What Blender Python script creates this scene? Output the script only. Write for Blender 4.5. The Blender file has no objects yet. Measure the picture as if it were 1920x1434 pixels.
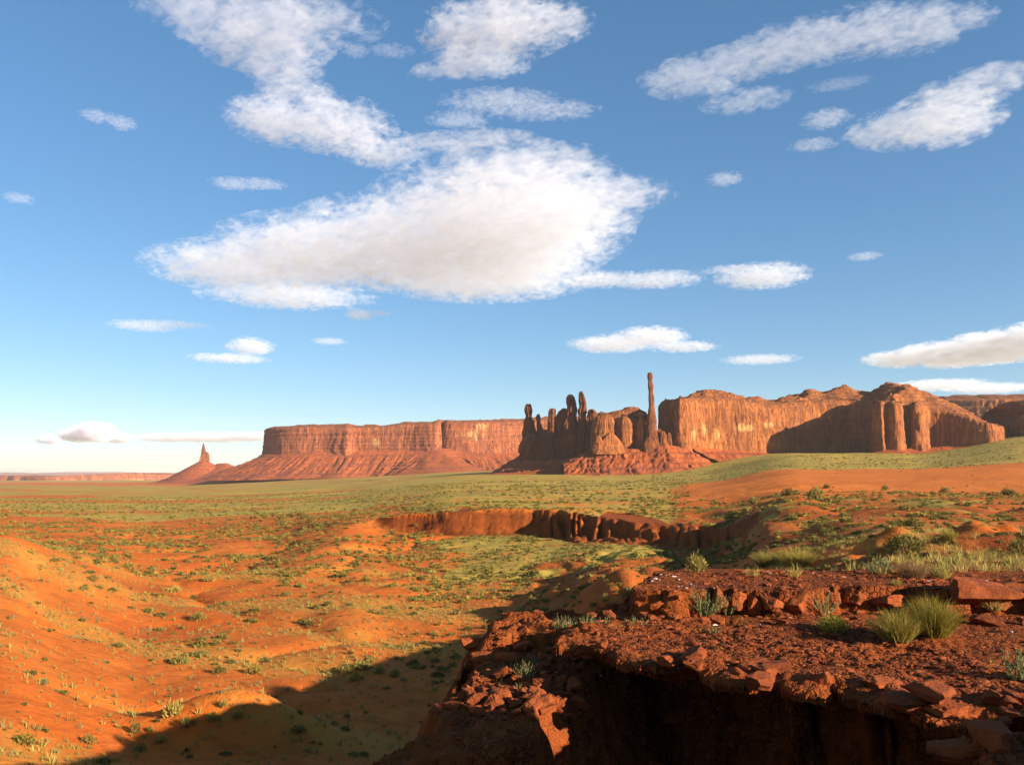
import bpy, bmesh, math, random
import numpy as np
from mathutils import Vector, Matrix

# ------------------------------------------------------------------ camera, sky, sun, exposure
SC = bpy.context.scene
COL = SC.collection
F = 1630.0                      # focal length in photograph pixels (1920 wide)
TH = math.radians(6.0)          # the camera looks up a little
ST, CT = math.sin(TH), math.cos(TH)
cam = bpy.data.cameras.new('camera')
cam.sensor_width = 36.0
cam.lens = F / 1920 * 36.0
cam.clip_start, cam.clip_end = 0.1, 200000.0
camo = bpy.data.objects.new('camera', cam)
COL.objects.link(camo)
camo.rotation_euler = (math.radians(90) + TH, 0, 0)
SC.camera = camo

SUN_AZ = math.radians(121.0)    # clockwise from the view direction: right and behind
SUN_EL = math.radians(17.0)
SUND = Vector((math.sin(SUN_AZ) * math.cos(SUN_EL), math.cos(SUN_AZ) * math.cos(SUN_EL), math.sin(SUN_EL)))
w = bpy.data.worlds.new("World")
SC.world = w
w.use_nodes = True
wn = w.node_tree.nodes
bg = wn['Background']
sky = wn.new('ShaderNodeTexSky')
sky.sky_type = 'NISHITA'
sky.sun_disc = False
sky.sun_elevation = SUN_EL
sky.sun_rotation = SUN_AZ
sky.altitude = 1600
sky.air_density = 1.0
sky.dust_density = 0.25
sky.ozone_density = 3.0
_n = w.node_tree.links.new
_g = wn.new('ShaderNodeGamma'); _g.inputs[1].default_value = 0.73        # camera response: a flatter, more saturated sky
_h = wn.new('ShaderNodeHueSaturation'); _h.inputs['Saturation'].default_value = 1.28
_n(sky.outputs[0], _g.inputs[0]); _n(_g.outputs[0], _h.inputs['Color']); _n(_h.outputs[0], bg.inputs[0])
bg.inputs[1].default_value = 0.104
sl = bpy.data.lights.new('sun', 'SUN')
sl.energy = 5.0
sl.angle = math.radians(0.5)
sl.color = (1.0, 0.90, 0.78)
slo = bpy.data.objects.new('sun', sl)
COL.objects.link(slo)
slo.rotation_euler = SUND.to_track_quat('Z', 'Y').to_euler()
slo.location = (50, -50, 400)
SC.view_settings.view_transform = 'Standard'
SC.view_settings.look = 'None'
SC.view_settings.exposure = 1.26
SC.view_settings.gamma = 1.0
cy = SC.cycles
cy.use_denoising = True
cy.max_bounces = 16
cy.diffuse_bounces = 1
cy.glossy_bounces = 1
cy.transmission_bounces = 1
cy.transparent_max_bounces = 8
cy.volume_bounces = 12
cy.volume_max_steps = 256
cy.volume_step_rate = 0.5

# ------------------------------------------------------------------ maths helpers
rng = np.random.default_rng(7)
random.seed(7)

def tpy(py):
    yc = (717.0 - np.asarray(py, float)) / F
    return (ST + yc * CT) / (CT - yc * ST)

def P(px, py, Y):
    """world point that lies at depth Y and at photo position px, py"""
    yc = (717.0 - py) / F
    k = CT - yc * ST
    return np.array([(px - 960.0) / F / k * Y, Y, (ST + yc * CT) / k * Y])

def sstep(a, b, x):
    t = np.clip((x - a) / (b - a), 0, 1)
    return t * t * (3 - 2 * t)

_perm = np.random.default_rng(3).permutation(256)
_perm = np.concatenate([_perm, _perm, _perm])
_g3 = np.random.default_rng(4).normal(size=(256, 3))
_g3 /= np.linalg.norm(_g3, axis=1)[:, None]

def noise2(x, y):
    xi = np.floor(x).astype(np.int64); yi = np.floor(y).astype(np.int64)
    xf = x - xi; yf = y - yi
    u = xf * xf * xf * (xf * (xf * 6 - 15) + 10); v = yf * yf * yf * (yf * (yf * 6 - 15) + 10)
    def g(i, j):
        h = _perm[_perm[(xi + i) & 255] + ((yi + j) & 255)]
        return _g3[h, 0] * (xf - i) + _g3[h, 1] * (yf - j)
    a = g(0, 0); b = g(1, 0); c = g(0, 1); d = g(1, 1)
    return ((a + u * (b - a)) * (1 - v) + (c + u * (d - c)) * v) * 1.6

def noise3(x, y, z):
    xi = np.floor(x).astype(np.int64); yi = np.floor(y).astype(np.int64); zi = np.floor(z).astype(np.int64)
    xf = x - xi; yf = y - yi; zf = z - zi
    u, v, w_ = [t * t * t * (t * (t * 6 - 15) + 10) for t in (xf, yf, zf)]
    def g(i, j, k):
        h = _perm[_perm[_perm[(xi + i) & 255] + ((yi + j) & 255)] + ((zi + k) & 255)]
        return _g3[h, 0] * (xf - i) + _g3[h, 1] * (yf - j) + _g3[h, 2] * (zf - k)
    def lx(j, k):
        a = g(0, j, k); return a + u * (g(1, j, k) - a)
    def ly(k):
        a = lx(0, k); return a + v * (lx(1, k) - a)
    a = ly(0)
    return (a + w_ * (ly(1) - a)) * 1.5

def fbm2(x, y, o=4, g=0.5):
    s = 0.0; a = 1.0
    for i in range(o):
        s = s + a * noise2(x + 17.3 * i, y - 9.1 * i); x = x * 2.03; y = y * 2.03; a *= g
    return s

def fbm3(x, y, z, o=4, g=0.5):
    s = 0.0; a = 1.0
    for i in range(o):
        s = s + a * noise3(x + 13.1 * i, y - 7.7 * i, z + 3.3 * i); x = x * 2.03; y = y * 2.03; z = z * 2.03; a *= g
    return s

def pchip(x, y, xq):
    """monotone cubic interpolation; x (n), y (n, ...) -> (len(xq), ...)"""
    x = np.asarray(x, float); y = np.asarray(y, float); xq = np.asarray(xq, float)
    sh = (len(x) - 1,) + (1,) * (y.ndim - 1)
    h = np.diff(x).reshape(sh); d = np.diff(y, axis=0) / h
    m = np.zeros_like(y)
    m[0] = d[0]; m[-1] = d[-1]
    if len(x) > 2:
        p = d[:-1] * d[1:]
        w1 = 2 * h[1:] + h[:-1]; w2 = h[1:] + 2 * h[:-1]
        with np.errstate(divide='ignore', invalid='ignore'):
            hm = (w1 + w2) / (w1 / d[:-1] + w2 / d[1:])
        m[1:-1] = np.where(p > 0, hm, 0)
    i = np.clip(np.searchsorted(x, xq, 'right') - 1, 0, len(x) - 2)
    sq = (len(xq),) + (1,) * (y.ndim - 1)
    hh = (x[i + 1] - x[i]).reshape(sq); t = ((np.clip(xq, x[0], x[-1]) - x[i])).reshape(sq) / hh
    t2 = t * t; t3 = t2 * t
    return (2 * t3 - 3 * t2 + 1) * y[i] + (t3 - 2 * t2 + t) * hh * m[i] + (-2 * t3 + 3 * t2) * y[i + 1] + (t3 - t2) * hh * m[i + 1]

def sd_poly(px, py, poly):
    """signed distance to a polygon, positive inside"""
    poly = np.asarray(poly, float)
    d2 = np.full(px.shape, 1e18); inside = np.zeros(px.shape, bool)
    n = len(poly)
    for i in range(n):
        ax, ay = poly[i]; bx, by = poly[(i + 1) % n]
        ex, ey = bx - ax, by - ay
        t = np.clip(((px - ax) * ex + (py - ay) * ey) / (ex * ex + ey * ey), 0, 1)
        d2 = np.minimum(d2, (px - ax - t * ex) ** 2 + (py - ay - t * ey) ** 2)
        c = ((ay > py) != (by > py))
        with np.errstate(divide='ignore', invalid='ignore'):
            xx = ex * (py - ay) / (ey if ey else 1e-9) + ax
        inside ^= c & (px < xx)
    d = np.sqrt(d2)
    return np.where(inside, d, -d)

# ------------------------------------------------------------------ object helpers
def build(name, V, Fc, mat, parent=None, loc=None, smooth=True, attrs=None):
    """one mesh object from world-space vertices; loc is its origin (or the parent's)"""
    V = np.asarray(V, np.float64); Fc = np.asarray(Fc, np.int32)
    if parent is not None:
        off = np.array(parent.location)
    else:
        off = np.array(loc if loc is not None else (0, 0, 0), float)
    V = V - off
    me = bpy.data.meshes.new(name)
    k = Fc.shape[1]
    me.vertices.add(len(V)); me.loops.add(Fc.size); me.polygons.add(len(Fc))
    me.vertices.foreach_set('co', V.astype(np.float32).ravel())
    me.loops.foreach_set('vertex_index', Fc.ravel())
    me.polygons.foreach_set('loop_start', np.arange(0, Fc.size, k, dtype=np.int32))
    me.update(calc_edges=True)
    me.polygons.foreach_set('use_smooth', np.full(len(Fc), bool(smooth)))
    for an, av in (attrs or {}).items():
        a = me.attributes.new(an, 'FLOAT', 'POINT')
        a.data.foreach_set('value', np.asarray(av, np.float32).ravel())
    me.materials.append(mat)
    o = bpy.data.objects.new(name, me)
    COL.objects.link(o)
    if parent is not None:
        o.parent = parent
    else:
        o.location = off
    return o

def thing(name, label, cat, loc, group=None):
    o = bpy.data.objects.new(name, None)
    o.empty_display_size = 1.0
    COL.objects.link(o)
    o.location = Vector([float(c) for c in loc])
    return tag(o, label, cat, group)

def tag(o, label=None, cat=None, group=None, kind=None):
    if label: o['label'] = label
    if cat: o['category'] = cat
    if group: o['group'] = group
    if kind: o['kind'] = kind
    return o

def gridfaces(nr, nc, closed=False):
    i = np.arange(nr - 1)[:, None]; j = np.arange(nc if closed else nc - 1)[None, :]
    j2 = (j + 1) % nc
    return np.stack([i * nc + j, i * nc + j2, (i + 1) * nc + j2, (i + 1) * nc + j], -1).reshape(-1, 4)

# ------------------------------------------------------------------ materials
class NT:
    def __init__(s, name):
        s.m = bpy.data.materials.new(name); s.m.use_nodes = True
        s.t = s.m.node_tree; s.n = s.t.nodes
        s.b = s.n.get('Principled BSDF'); s.out = s.n['Material Output']
    def new(s, ty, **kw):
        n = s.n.new(ty)
        for k, v in kw.items(): setattr(n, k, v)
        return n
    def link(s, a, b): s.t.links.new(a, b)
    def setin(s, sock, v):
        if hasattr(v, 'is_linked') or isinstance(v, bpy.types.NodeSocket): s.link(v, sock)
        else: sock.default_value = v
    def math(s, op, a, b=None, c=None, clamp=False):
        n = s.new('ShaderNodeMath', operation=op, use_clamp=clamp)
        for i, v in enumerate((a, b, c)):
            if v is not None: s.setin(n.inputs[i], v)
        return n.outputs[0]
    def mix(s, fac, a, b, blend='MIX'):
        n = s.new('ShaderNodeMix', data_type='RGBA', blend_type=blend)
        s.setin(n.inputs[0], fac); s.setin(n.inputs[6], a); s.setin(n.inputs[7], b)
        return n.outputs[2]
    def noise(s, vec, scale, detail=4, rough=0.55, dist=0.0, sc3=None):
        if sc3 is not None:
            mp = s.new('ShaderNodeMapping'); s.link(vec, mp.inputs[0]); mp.inputs['Scale'].default_value = sc3; vec = mp.outputs[0]
        n = s.new('ShaderNodeTexNoise'); s.link(vec, n.inputs['Vector'])
        n.inputs['Scale'].default_value = scale; n.inputs['Detail'].default_value = detail
        n.inputs['Roughness'].default_value = rough; n.inputs['Distortion'].default_value = dist
        return n.outputs['Fac']
    def ramp(s, fac, a, b, lo=0.0, hi=1.0):
        n = s.new('ShaderNodeMapRange', interpolation_type='SMOOTHSTEP')
        s.setin(n.inputs[0], fac); n.inputs[1].default_value = a; n.inputs[2].default_value = b
        n.inputs[3].default_value = lo; n.inputs[4].default_value = hi
        return n.outputs[0]
    def attr(s, name):
        n = s.new('ShaderNodeAttribute', attribute_name=name); return n.outputs['Fac']
    def pos(s): return s.new('ShaderNodeNewGeometry').outputs['Position']
    def bump(s, h, strength, dist, prev=None):
        n = s.new('ShaderNodeBump'); n.inputs['Strength'].default_value = strength; n.inputs['Distance'].default_value = dist
        s.link(h, n.inputs['Height'])
        if prev is not None: s.link(prev, n.inputs['Normal'])
        return n.outputs[0]

def rgb(r, g, b): return (r, g, b, 1.0)

def mat_ground():
    N = NT('desert_ground'); p = N.pos()
    veg, tone, sand = N.attr('veg'), N.attr('tone'), N.attr('sand')
    n1 = N.noise(p, 0.03, 6, 0.6); n2 = N.noise(p, 0.6, 6, 0.65); n3 = N.noise(p, 9.0, 5, 0.6)
    c = N.mix(N.ramp(n1, .35, .65), rgb(.60, .128, .014), rgb(.58, .160, .022))
    c = N.mix(N.math('MULTIPLY', N.ramp(n2, .42, .68), .55), c, rgb(.44, .085, .012))
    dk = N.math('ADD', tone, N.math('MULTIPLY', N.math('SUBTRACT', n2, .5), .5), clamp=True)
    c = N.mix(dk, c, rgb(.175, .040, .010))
    c = N.mix(N.math('MULTIPLY', N.ramp(n3, .60, .78), N.math('MULTIPLY_ADD', tone, -.4, .38)), c, rgb(.60, .25, .07))
    c = N.mix(N.math('MULTIPLY', N.ramp(N.math('ADD', N.attr('straw'), N.math('MULTIPLY', N.math('SUBTRACT', n2, .5), 1.3)), .35, .75), .48), c, rgb(.54, .25, .040))
    sp_ = N.ramp(N.noise(p, 1.4, 3, .6), .60, .72)
    c = N.mix(N.math('MULTIPLY', sp_, N.math('MULTIPLY_ADD', sand, -.5, .5)), c, rgb(.30, .125, .022))
    vo = N.new('ShaderNodeTexVoronoi'); N.link(p, vo.inputs['Vector']); vo.inputs['Scale'].default_value = 9.0
    vc = N.new('ShaderNodeSeparateColor'); N.link(vo.outputs['Color'], vc.inputs[0])
    vd = N.new('ShaderNodeTexVoronoi', feature='DISTANCE_TO_EDGE'); N.link(p, vd.inputs['Vector']); vd.inputs['Scale'].default_value = 9.0
    rubm = N.math('MULTIPLY', N.ramp(tone, .5, .8), N.ramp(n2, .40, .60))
    c = N.mix(N.math('MULTIPLY', rubm, N.ramp(vc.outputs[0], .55, .9, 0, .7)), c, rgb(.36, .095, .026))
    c = N.mix(N.math('MULTIPLY', rubm, N.ramp(vc.outputs[1], .6, .9, 0, .6)), c, rgb(.10, .022, .007))
    c = N.mix(sand, c, rgb(.56, .150, .022))
    # low plant cover of the plain
    v1 = N.noise(p, 0.22, 8, 0.72); v2 = N.noise(p, 0.015, 5, 0.6)
    g = N.mix(N.ramp(v2, .35, .65), rgb(.47, .295, .048), rgb(.34, .235, .042))
    g = N.mix(N.ramp(v1, .50, .70), g, rgb(.10, .095, .016))
    vf = N.ramp(N.math('ADD', veg, N.math('MULTIPLY', N.math('SUBTRACT', v1, .5), N.math('MULTIPLY_ADD', veg, 1.5, .55))), .40, .64)
    c = N.mix(vf, c, g)
    N.link(c, N.b.inputs['Base Color'])
    N.b.inputs['Roughness'].default_value = .95
    N.b.inputs['Specular IOR Level'].default_value = .1
    b = N.bump(N.noise(p, .28, 8, 0.72), .5, 1.2)
    b = N.bump(N.noise(p, 2.2, 8, 0.7), .55, .22, b)
    b = N.bump(N.noise(p, 22.0, 4, 0.7), .5, .03, b)
    b = N.bump(N.math('MULTIPLY', rubm, N.math('ADD', N.ramp(vd.outputs['Distance'], .0, .16), vc.outputs[2])), .9, .05, b)
    N.link(b, N.b.inputs['Normal'])
    return N.m

def mat_rock(name, base, dark, pale, sc=1.0, streak=.5, band=.35, bump=1.0):
    """sandstone: level beds, vertical streaks of varnish, pale fresh faces (attribute 'pale')"""
    N = NT(name); p = N.pos()
    bands = N.noise(p, 1.0, 5, 0.65, 0, (0.006 * sc, 0.006 * sc, 0.07 * sc))
    st = N.noise(p, 1.0, 6, 0.62, 0.4, (0.09 * sc, 0.09 * sc, 0.010 * sc))
    bl = N.noise(p, 0.025 * sc, 6, 0.6)
    c = N.mix(N.ramp(bl, .35, .65), base, tuple(.5 * (a + b) for a, b in zip(base, dark)))
    c = N.mix(N.math('MULTIPLY', N.ramp(bands, .40, .62), band), c, dark)
    c = N.mix(N.math('MULTIPLY', N.ramp(st, .48, .66), streak), c, dark)
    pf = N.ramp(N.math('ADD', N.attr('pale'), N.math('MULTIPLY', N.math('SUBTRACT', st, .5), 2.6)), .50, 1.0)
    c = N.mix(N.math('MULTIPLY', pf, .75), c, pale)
    N.link(c, N.b.inputs['Base Color'])
    N.b.inputs['Roughness'].default_value = .95
    N.b.inputs['Specular IOR Level'].default_value = .1
    b = N.bump(st, .8 * bump, 5.0 / sc)
    b = N.bump(bands, .25 * bump, 2.0 / sc, b)
    b = N.bump(N.noise(p, 0.25 * sc, 8, .7), .7 * bump, 2.0 / sc, b)
    jn = N.noise(p, 1.0, 3, .6, .6, (.16 * sc, .16 * sc, .018 * sc))
    jt = N.math('ABSOLUTE', N.math('SUBTRACT', jn, .5))
    b = N.bump(N.ramp(jt, .0, .045), .9 * bump, 3.0 / sc, b)
    N.link(b, N.b.inputs['Normal'])
    return N.m

def mat_talus():
    N = NT('talus_slope'); p = N.pos()
    bands = N.noise(p, 1.0, 4, 0.6, 0, (0.004, 0.004, 0.09)); n = N.noise(p, 0.06, 8, 0.7)
    c = N.mix(N.ramp(n, .38, .64), rgb(.42, .098, .022), rgb(.27, .064, .022))
    c = N.mix(N.math('MULTIPLY', N.ramp(bands, .45, .62), .5), c, rgb(.20, .055, .032))
    c = N.mix(N.ramp(N.noise(p, .5, 5, .7), .60, .75), c, rgb(.12, .09, .03))
    N.link(c, N.b.inputs['Base Color'])
    N.b.inputs['Roughness'].default_value = .95
    N.b.inputs['Specular IOR Level'].default_value = .1
    b = N.bump(n, .7, 6.0); b = N.bump(N.noise(p, .4, 6, .7), .7, 1.5, b)
    N.link(b, N.b.inputs['Normal'])
    return N.m

def mat_near_rock():
    N = NT('ledge_rock'); p = N.pos()
    n = N.noise(p, 1.6, 6, .65); n2 = N.noise(p, 12.0, 6, .7)
    c = N.mix(N.ramp(n, .38, .62), rgb(.27, .062, .014), rgb(.16, .036, .010))
    c = N.mix(N.math('MULTIPLY', N.ramp(n2, .54, .72), .6), c, rgb(.36, .09, .022))
    info = N.new('ShaderNodeObjectInfo')
    c = N.mix(N.math('MULTIPLY', info.outputs['Random'], .35), c, rgb(.38, .085, .020))
    N.link(c, N.b.inputs['Base Color'])
    N.b.inputs['Roughness'].default_value = .92
    N.b.inputs['Specular IOR Level'].default_value = .15
    b = N.bump(n2, .6, .05); b = N.bump(N.noise(p, 4.0, 8, .7), .6, .12, b)
    N.link(b, N.b.inputs['Normal'])
    return N.m

def mat_leaf(name, a, b_, c_=None):
    N = NT(name); p = N.pos()
    info = N.new('ShaderNodeObjectInfo')
    n = N.noise(p, 3.0, 3, .6)
    f = N.math('ADD', N.math('MULTIPLY', n, .8), N.math('MULTIPLY', info.outputs['Random'], .5))
    c = N.mix(N.ramp(f, .35, .95), a, b_)
    if c_ is not None:
        c = N.mix(N.ramp(N.noise(p, .35, 3, .6), .5, .7), c, c_)
    N.link(c, N.b.inputs['Base Color'])
    N.b.inputs['Roughness'].default_value = .8
    N.b.inputs['Specular IOR Level'].default_value = .15
    tr = N.new('ShaderNodeBsdfTranslucent'); N.link(c, tr.inputs[0])
    mx = N.new('ShaderNodeMixShader'); mx.inputs[0].default_value = .25
    N.link(N.b.outputs[0], mx.inputs[1]); N.link(tr.outputs[0], mx.inputs[2]); N.link(mx.outputs[0], N.out.inputs[0])
    return N.m

M_GROUND = mat_ground()
M_ROCK = mat_rock('red_sandstone', rgb(.43, .140, .036), rgb(.20, .062, .026), rgb(.62, .33, .10))
M_ROCKFAR = mat_rock('far_sandstone', rgb(.43, .128, .042), rgb(.24, .072, .034), rgb(.60, .33, .11), .6, .55, .4)
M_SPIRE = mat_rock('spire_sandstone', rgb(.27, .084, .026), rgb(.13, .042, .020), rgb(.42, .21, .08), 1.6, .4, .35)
M_TALUS = mat_talus()
M_NEAR = mat_near_rock()
M_PALE = NT('pale_stone').m
M_PALE.node_tree.nodes['Principled BSDF'].inputs['Base Color'].default_value = rgb(.62, .50, .40)
M_PALE.node_tree.nodes['Principled BSDF'].inputs['Roughness'].default_value = .9
M_SAGE = mat_leaf('sage_leaves', rgb(.15, .120, .026), rgb(.29, .22, .050))
M_BRUSH = mat_leaf('rabbitbrush_stems', rgb(.24, .185, .026), rgb(.42, .30, .060))
M_YELLOW = mat_leaf('yellow_flower_heads', rgb(.20, .185, .018), rgb(.34, .27, .020))
M_GREY = mat_leaf('grey_green_leaves', rgb(.155, .150, .050), rgb(.27, .24, .085))
M_DRY = mat_leaf('dry_grass', rgb(.34, .25, .055), rgb(.52, .36, .10), rgb(.26, .25, .05))
M_DEAD = mat_leaf('dead_stems', rgb(.16, .085, .040), rgb(.28, .15, .06))

# ------------------------------------------------------------------ ground sheet
NEAR = {.6: -1.75, 1: -2.0, 2: -2.8, 4: -4.4, 6: -5.8, 9: -7.4, 12: -8.6, 16: -9.9, 20: -10.9, 26: -12.2, 34: -13.6, 39: -14.4}
NEARR = {.6: -1.75, 1: -2.0, 2: -2.8, 4: -4.6, 6: -6.4, 9: -7.6, 12: -7.2, 16: -6.4, 20: -6.2, 26: -6.6, 34: -7.2, 45: -8.0}
FARL = {2000: 914, 4000: 905, 10000: 898, 40000: 891}
BENCH = {60: 1001, 80: 993, 110: 980, 150: 963, 200: 946, 260: 931, 330: 922, 450: 905, 600: 885, 700: 880, 1000: 868, 1300: 852, 2000: 845, 4000: 850, 10000: 870, 40000: 886}
FLAT = {.6: -1.7, 10: -1.6, 60: -1.5, 300: -3, 2000: -10, 40000: -100}
def pxaz(px): return math.degrees(math.atan((px - 960) / F))
CLIFF_PX = (700, 740, 850, 1000, 1100, 1200, 1290, 1400)
CLIFF_D = (268, 262, 253, 248, 228, 214, 203, 190)
LOW = [
    (-180, FLAT), (-120, {.6: -1.7, 3: -2.2, 10: -7, 40: -12, 100: -12, 300: -16, 2000: -30, 40000: -100}),
    (-70, {.6: -1.75, 2: -2.8, 10: -8, 40: -13, 100: -9, 150: -8, 300: -16, 2000: -30, 40000: -100}),
    (-45, {**NEAR, 55: -14, 80: -11.5, 120: -9, 150: -8, 180: -10, 230: -15, 300: -19, 400: 967, 1000: 931, **FARL}),
    (pxaz(-150), {**NEAR, 52: -15.2, 70: -14, 100: -11.5, 130: -10, 150: -9.4, 175: -11.5, 210: -15, 300: -19, 400: 967, 600: 950, 1000: 931, **FARL}),
    (pxaz(0), {**NEAR, 50: 1434, 60: 1340, 70: 1255, 85: 1170, 105: 1095, 130: 1030, 150: 1003, 170: 1008, 200: 1012, 260: 994, 400: 965, 600: 948, 1000: 930, **FARL}),
    (pxaz(150), {**NEAR, 55: 1434, 65: 1350, 80: 1260, 100: 1172, 125: 1095, 150: 1052, 175: 1036, 200: 1028, 260: 998, 400: 967, 600: 948, 1000: 930, **FARL}),
    (pxaz(300), {**NEAR, 60: 1434, 70: 1365, 90: 1265, 110: 1195, 140: 1125, 180: 1070, 230: 1030, 300: 1000, 400: 970, 600: 948, 1000: 930, **FARL}),
    (pxaz(500), {**NEAR, 62: 1434, 80: 1320, 100: 1235, 130: 1150, 170: 1085, 220: 1040, 280: 1000, 330: 978, 400: 966, 600: 944, 1000: 925, 2000: 908, 4000: 899, 10000: 896, 40000: 891}),
    (pxaz(650), {**NEAR, 64: 1434, 85: 1300, 110: 1205, 140: 1130, 180: 1065, 220: 1020, 260: 985, 290: 968, 330: 966, 400: 958, 600: 938, 1000: 918, 2000: 900, 4000: 894, 10000: 892, 40000: 890}),
    (pxaz(740), {**NEAR, 66: 1434, 90: 1280, 115: 1205, 150: 1125, 190: 1065, 225: 1028, 255: 1000, 275: 976, 300: 964, 400: 946, 600: 929, 1000: 910, 2000: 896, 4000: 890, 40000: 889}),
    (pxaz(850), {**NEAR, 70: 1420, 95: 1265, 120: 1195, 150: 1130, 190: 1070, 220: 1035, 250: 1004, 300: -17.6, 400: 932, 600: 917, 1000: 903, 1500: 892, 2000: 888, 4000: 886, 40000: 888}),
    (pxaz(1000), {**NEAR, 75: 1410, 100: 1240, 125: 1170, 160: 1105, 200: 1050, 225: 1025, 248: 1004, 300: -17.4, 400: 930, 600: 913, 1000: 899, 1400: 889, 2000: 880, 4000: 880, 40000: 888}),
    (pxaz(1150), {**NEAR, 60: -16.6, 80: -16, 100: -15.4, 120: 1097, 150: 1062, 190: 1036, 215: 1024, 230: 1018, 260: -17, 400: 932, 600: 913, 1000: 898, 1350: 889, 2000: 870, 4000: 875, 40000: 888}),
    (pxaz(1300), {**NEAR, 45: -14, 60: -12.6, 80: -11.8, 100: 1074, 130: 1055, 160: 1044, 190: 1032, 205: 1024, 240: 990, 300: 950, 400: 930, 600: 912, 1000: 894, 1250: 886, 1400: 868, 2000: 850, 4000: 860, 40000: 887}),
    (pxaz(1500), {**NEARR, 45: -6.5, **BENCH, 60: 1040, 80: 1036, 110: 1008, 150: 977}),
    (pxaz(1700), {**NEARR, 45: -5.2, **BENCH}),
    (pxaz(1920), {**NEARR, 45: -4.6, **BENCH, 450: 898, 600: 873, 700: 868, 1000: 845, 1300: 820, 2000: 800}),
    (pxaz(2200), {**NEARR, 12: -4, 45: -4.2, **BENCH, 450: 895, 600: 868, 700: 855, 1000: 835, 1300: 800, 2000: 780}),
    (50, {.6: -1.7, 6: -2.2, 12: -2.4, 30: -2.5, 60: -4, 150: -6, 300: -4, 1000: 15, 2000: 100, 40000: 60}),
    (75, {.6: -1.7, 6: -1.2, 12: -.6, 30: 0, 60: -1, 300: 0, 2000: -4, 40000: -60}),
    (120, FLAT), (180, FLAT)]
HIGH_PATCH = {
    pxaz(740): {262: 970, 300: 962},
    pxaz(850): {150: -11.6, 200: -11.2, 250: 960, 300: 947, 400: 932},
    pxaz(1000): {150: -12, 200: -11.2, 248: 957, 300: 944, 400: 929},
    pxaz(1150): {120: -13, 160: -12.5, 200: 990, 228: 970, 260: 956, 300: 946, 400: 931},
    pxaz(1300): {100: 1062, 130: 1035, 160: 1013, 205: 988, 260: 961, 300: 949, 400: 930}}

VS = .88                        # the valley floor lies a little closer than first sketched
def closer(c):
    return {(D if D < 50 or D > 260 else D * (VS + (1 - VS) * (max(D, 150) - 150) / 110)): v for D, v in c.items()}
LOW = [(az, closer(c) if -44 < az < pxaz(1200) else c) for az, c in LOW]

def zval(D, v, az):
    return float(D * tpy(v)) if v > 400 else float(v)

def tab(cols, lnD):
    A, out = [], []
    for az, c in cols:
        ks = sorted(c)
        s = np.array([zval(k, c[k], az) / k for k in ks])
        out.append(pchip(np.log(ks), s, lnD)); A.append(az)
    return np.array(A), np.array(out)

HIGHT = []
for az, c in LOW:
    if az in HIGH_PATCH:
        pch = HIGH_PATCH[az]; lo, hi = min(pch), max(pch)
        c = {**{k: v for k, v in c.items() if not lo <= k <= hi}, **pch}
    HIGHT.append((az, c))

def spaced(a, b, step): return list(np.exp(np.arange(math.log(a), math.log(b), step)))
DR = np.array(spaced(.6, 8, .02) + spaced(8, 22, .0042) + spaced(22, 60, .009) + spaced(60, 190, .0055) + spaced(190, 285, .0024)
              + spaced(285, 700, .006) + spaced(700, 2500, .012) + spaced(2500, 45000, .04))
_in = list(np.linspace(-33.5, 33.5, 880))
_out = list(33.5 + np.cumsum(np.linspace(.12, 3.2, 90)) * (145.5 / np.cumsum(np.linspace(.12, 3.2, 90))[-1]))
AZ = np.array([-a for a in reversed(_out)] + _in + _out)
LND = np.log(DR)
A_, TL = tab(LOW, LND); _, TH_ = tab(HIGHT, LND)
ZL = pchip(A_, TL, AZ).T * DR[:, None]
ZH = pchip(A_, TH_, AZ).T * DR[:, None]
azr = np.radians(AZ)[None, :]
rad = DR[:, None] / np.cos(np.minimum(np.abs(azr), math.radians(40)))
GX = rad * np.sin(azr); GY = rad * np.cos(azr)
GD = np.repeat(DR[:, None], len(AZ), 1)
GPX = 960 + F * np.tan(np.clip(azr, -1.2, 1.2)) + 0 * GD

# canyon wall: the plateau breaks off to the wash along a curved line
Dc = np.interp(GPX, CLIFF_PX, CLIFF_D)
finw = sstep(980, 1080, GPX)
flute = 5.0 * finw * noise2(GPX / 52.0, GD / 300.0) + fbm2(GX / (16 - 6 * finw), GY / 30, 3) * (.9 + 1.1 * finw)
e = (GD - Dc) - flute
wid = 2.0 + 13 * finw * np.clip(.6 + .9 * noise2(GPX / 70, GD * 0 + 4.4), .2, 1.2)
k = 0
for q_, (wt, off, ln_) in enumerate(((.34, -1.3, 5.0), (.40, 0.0, 8.0), (.26, 1.6, 6.0))):
    k = k + wt * np.clip((e - off * (1 + 2 * finw) + (.75 + 1.5 * finw) * fbm2(GX / (ln_ * (2.2 - 1.2 * finw)) + 7 * q_, GY / 14 + 3 * q_, 4)) / (wid * .55) + .5, 0, 1)
gul = (1 - np.abs(noise2(GPX / 17.0 + .8 * noise2(GPX / 30, GD / 20), GD / 60))) ** 3 * np.clip(.5 + noise2(GPX / 60, GD / 200 + 2), 0, 1.2)
k = np.clip(k - (.08 + .7 * finw) * gul * np.clip(k * (1 - k) * 4, 0, 1), 0, 1)
k = k + .16 * np.exp(-((e + 2.5 + 3 * finw) / (2.5 + 2 * finw)) ** 2) * (k < .3) * np.clip(.6 + noise2(GX / 9, GY / 40), 0, 1)
k = np.clip(k + finw * .22 * fbm2(GX / 3.5, GY / 5, 4) * np.clip(k * (1 - k) * 4, 0, 1), 0, 1)
k = k * (1 - .13 * np.clip(noise2(GX / 21 + 3, GY / 60), -.3, 1) * (GD < Dc + 25))
k = 1 - (1 - k) * sstep(640, 740, GPX) * (1 - sstep(1380, 1440, GPX))
Z = ZL + (ZH - ZL) * k
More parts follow.
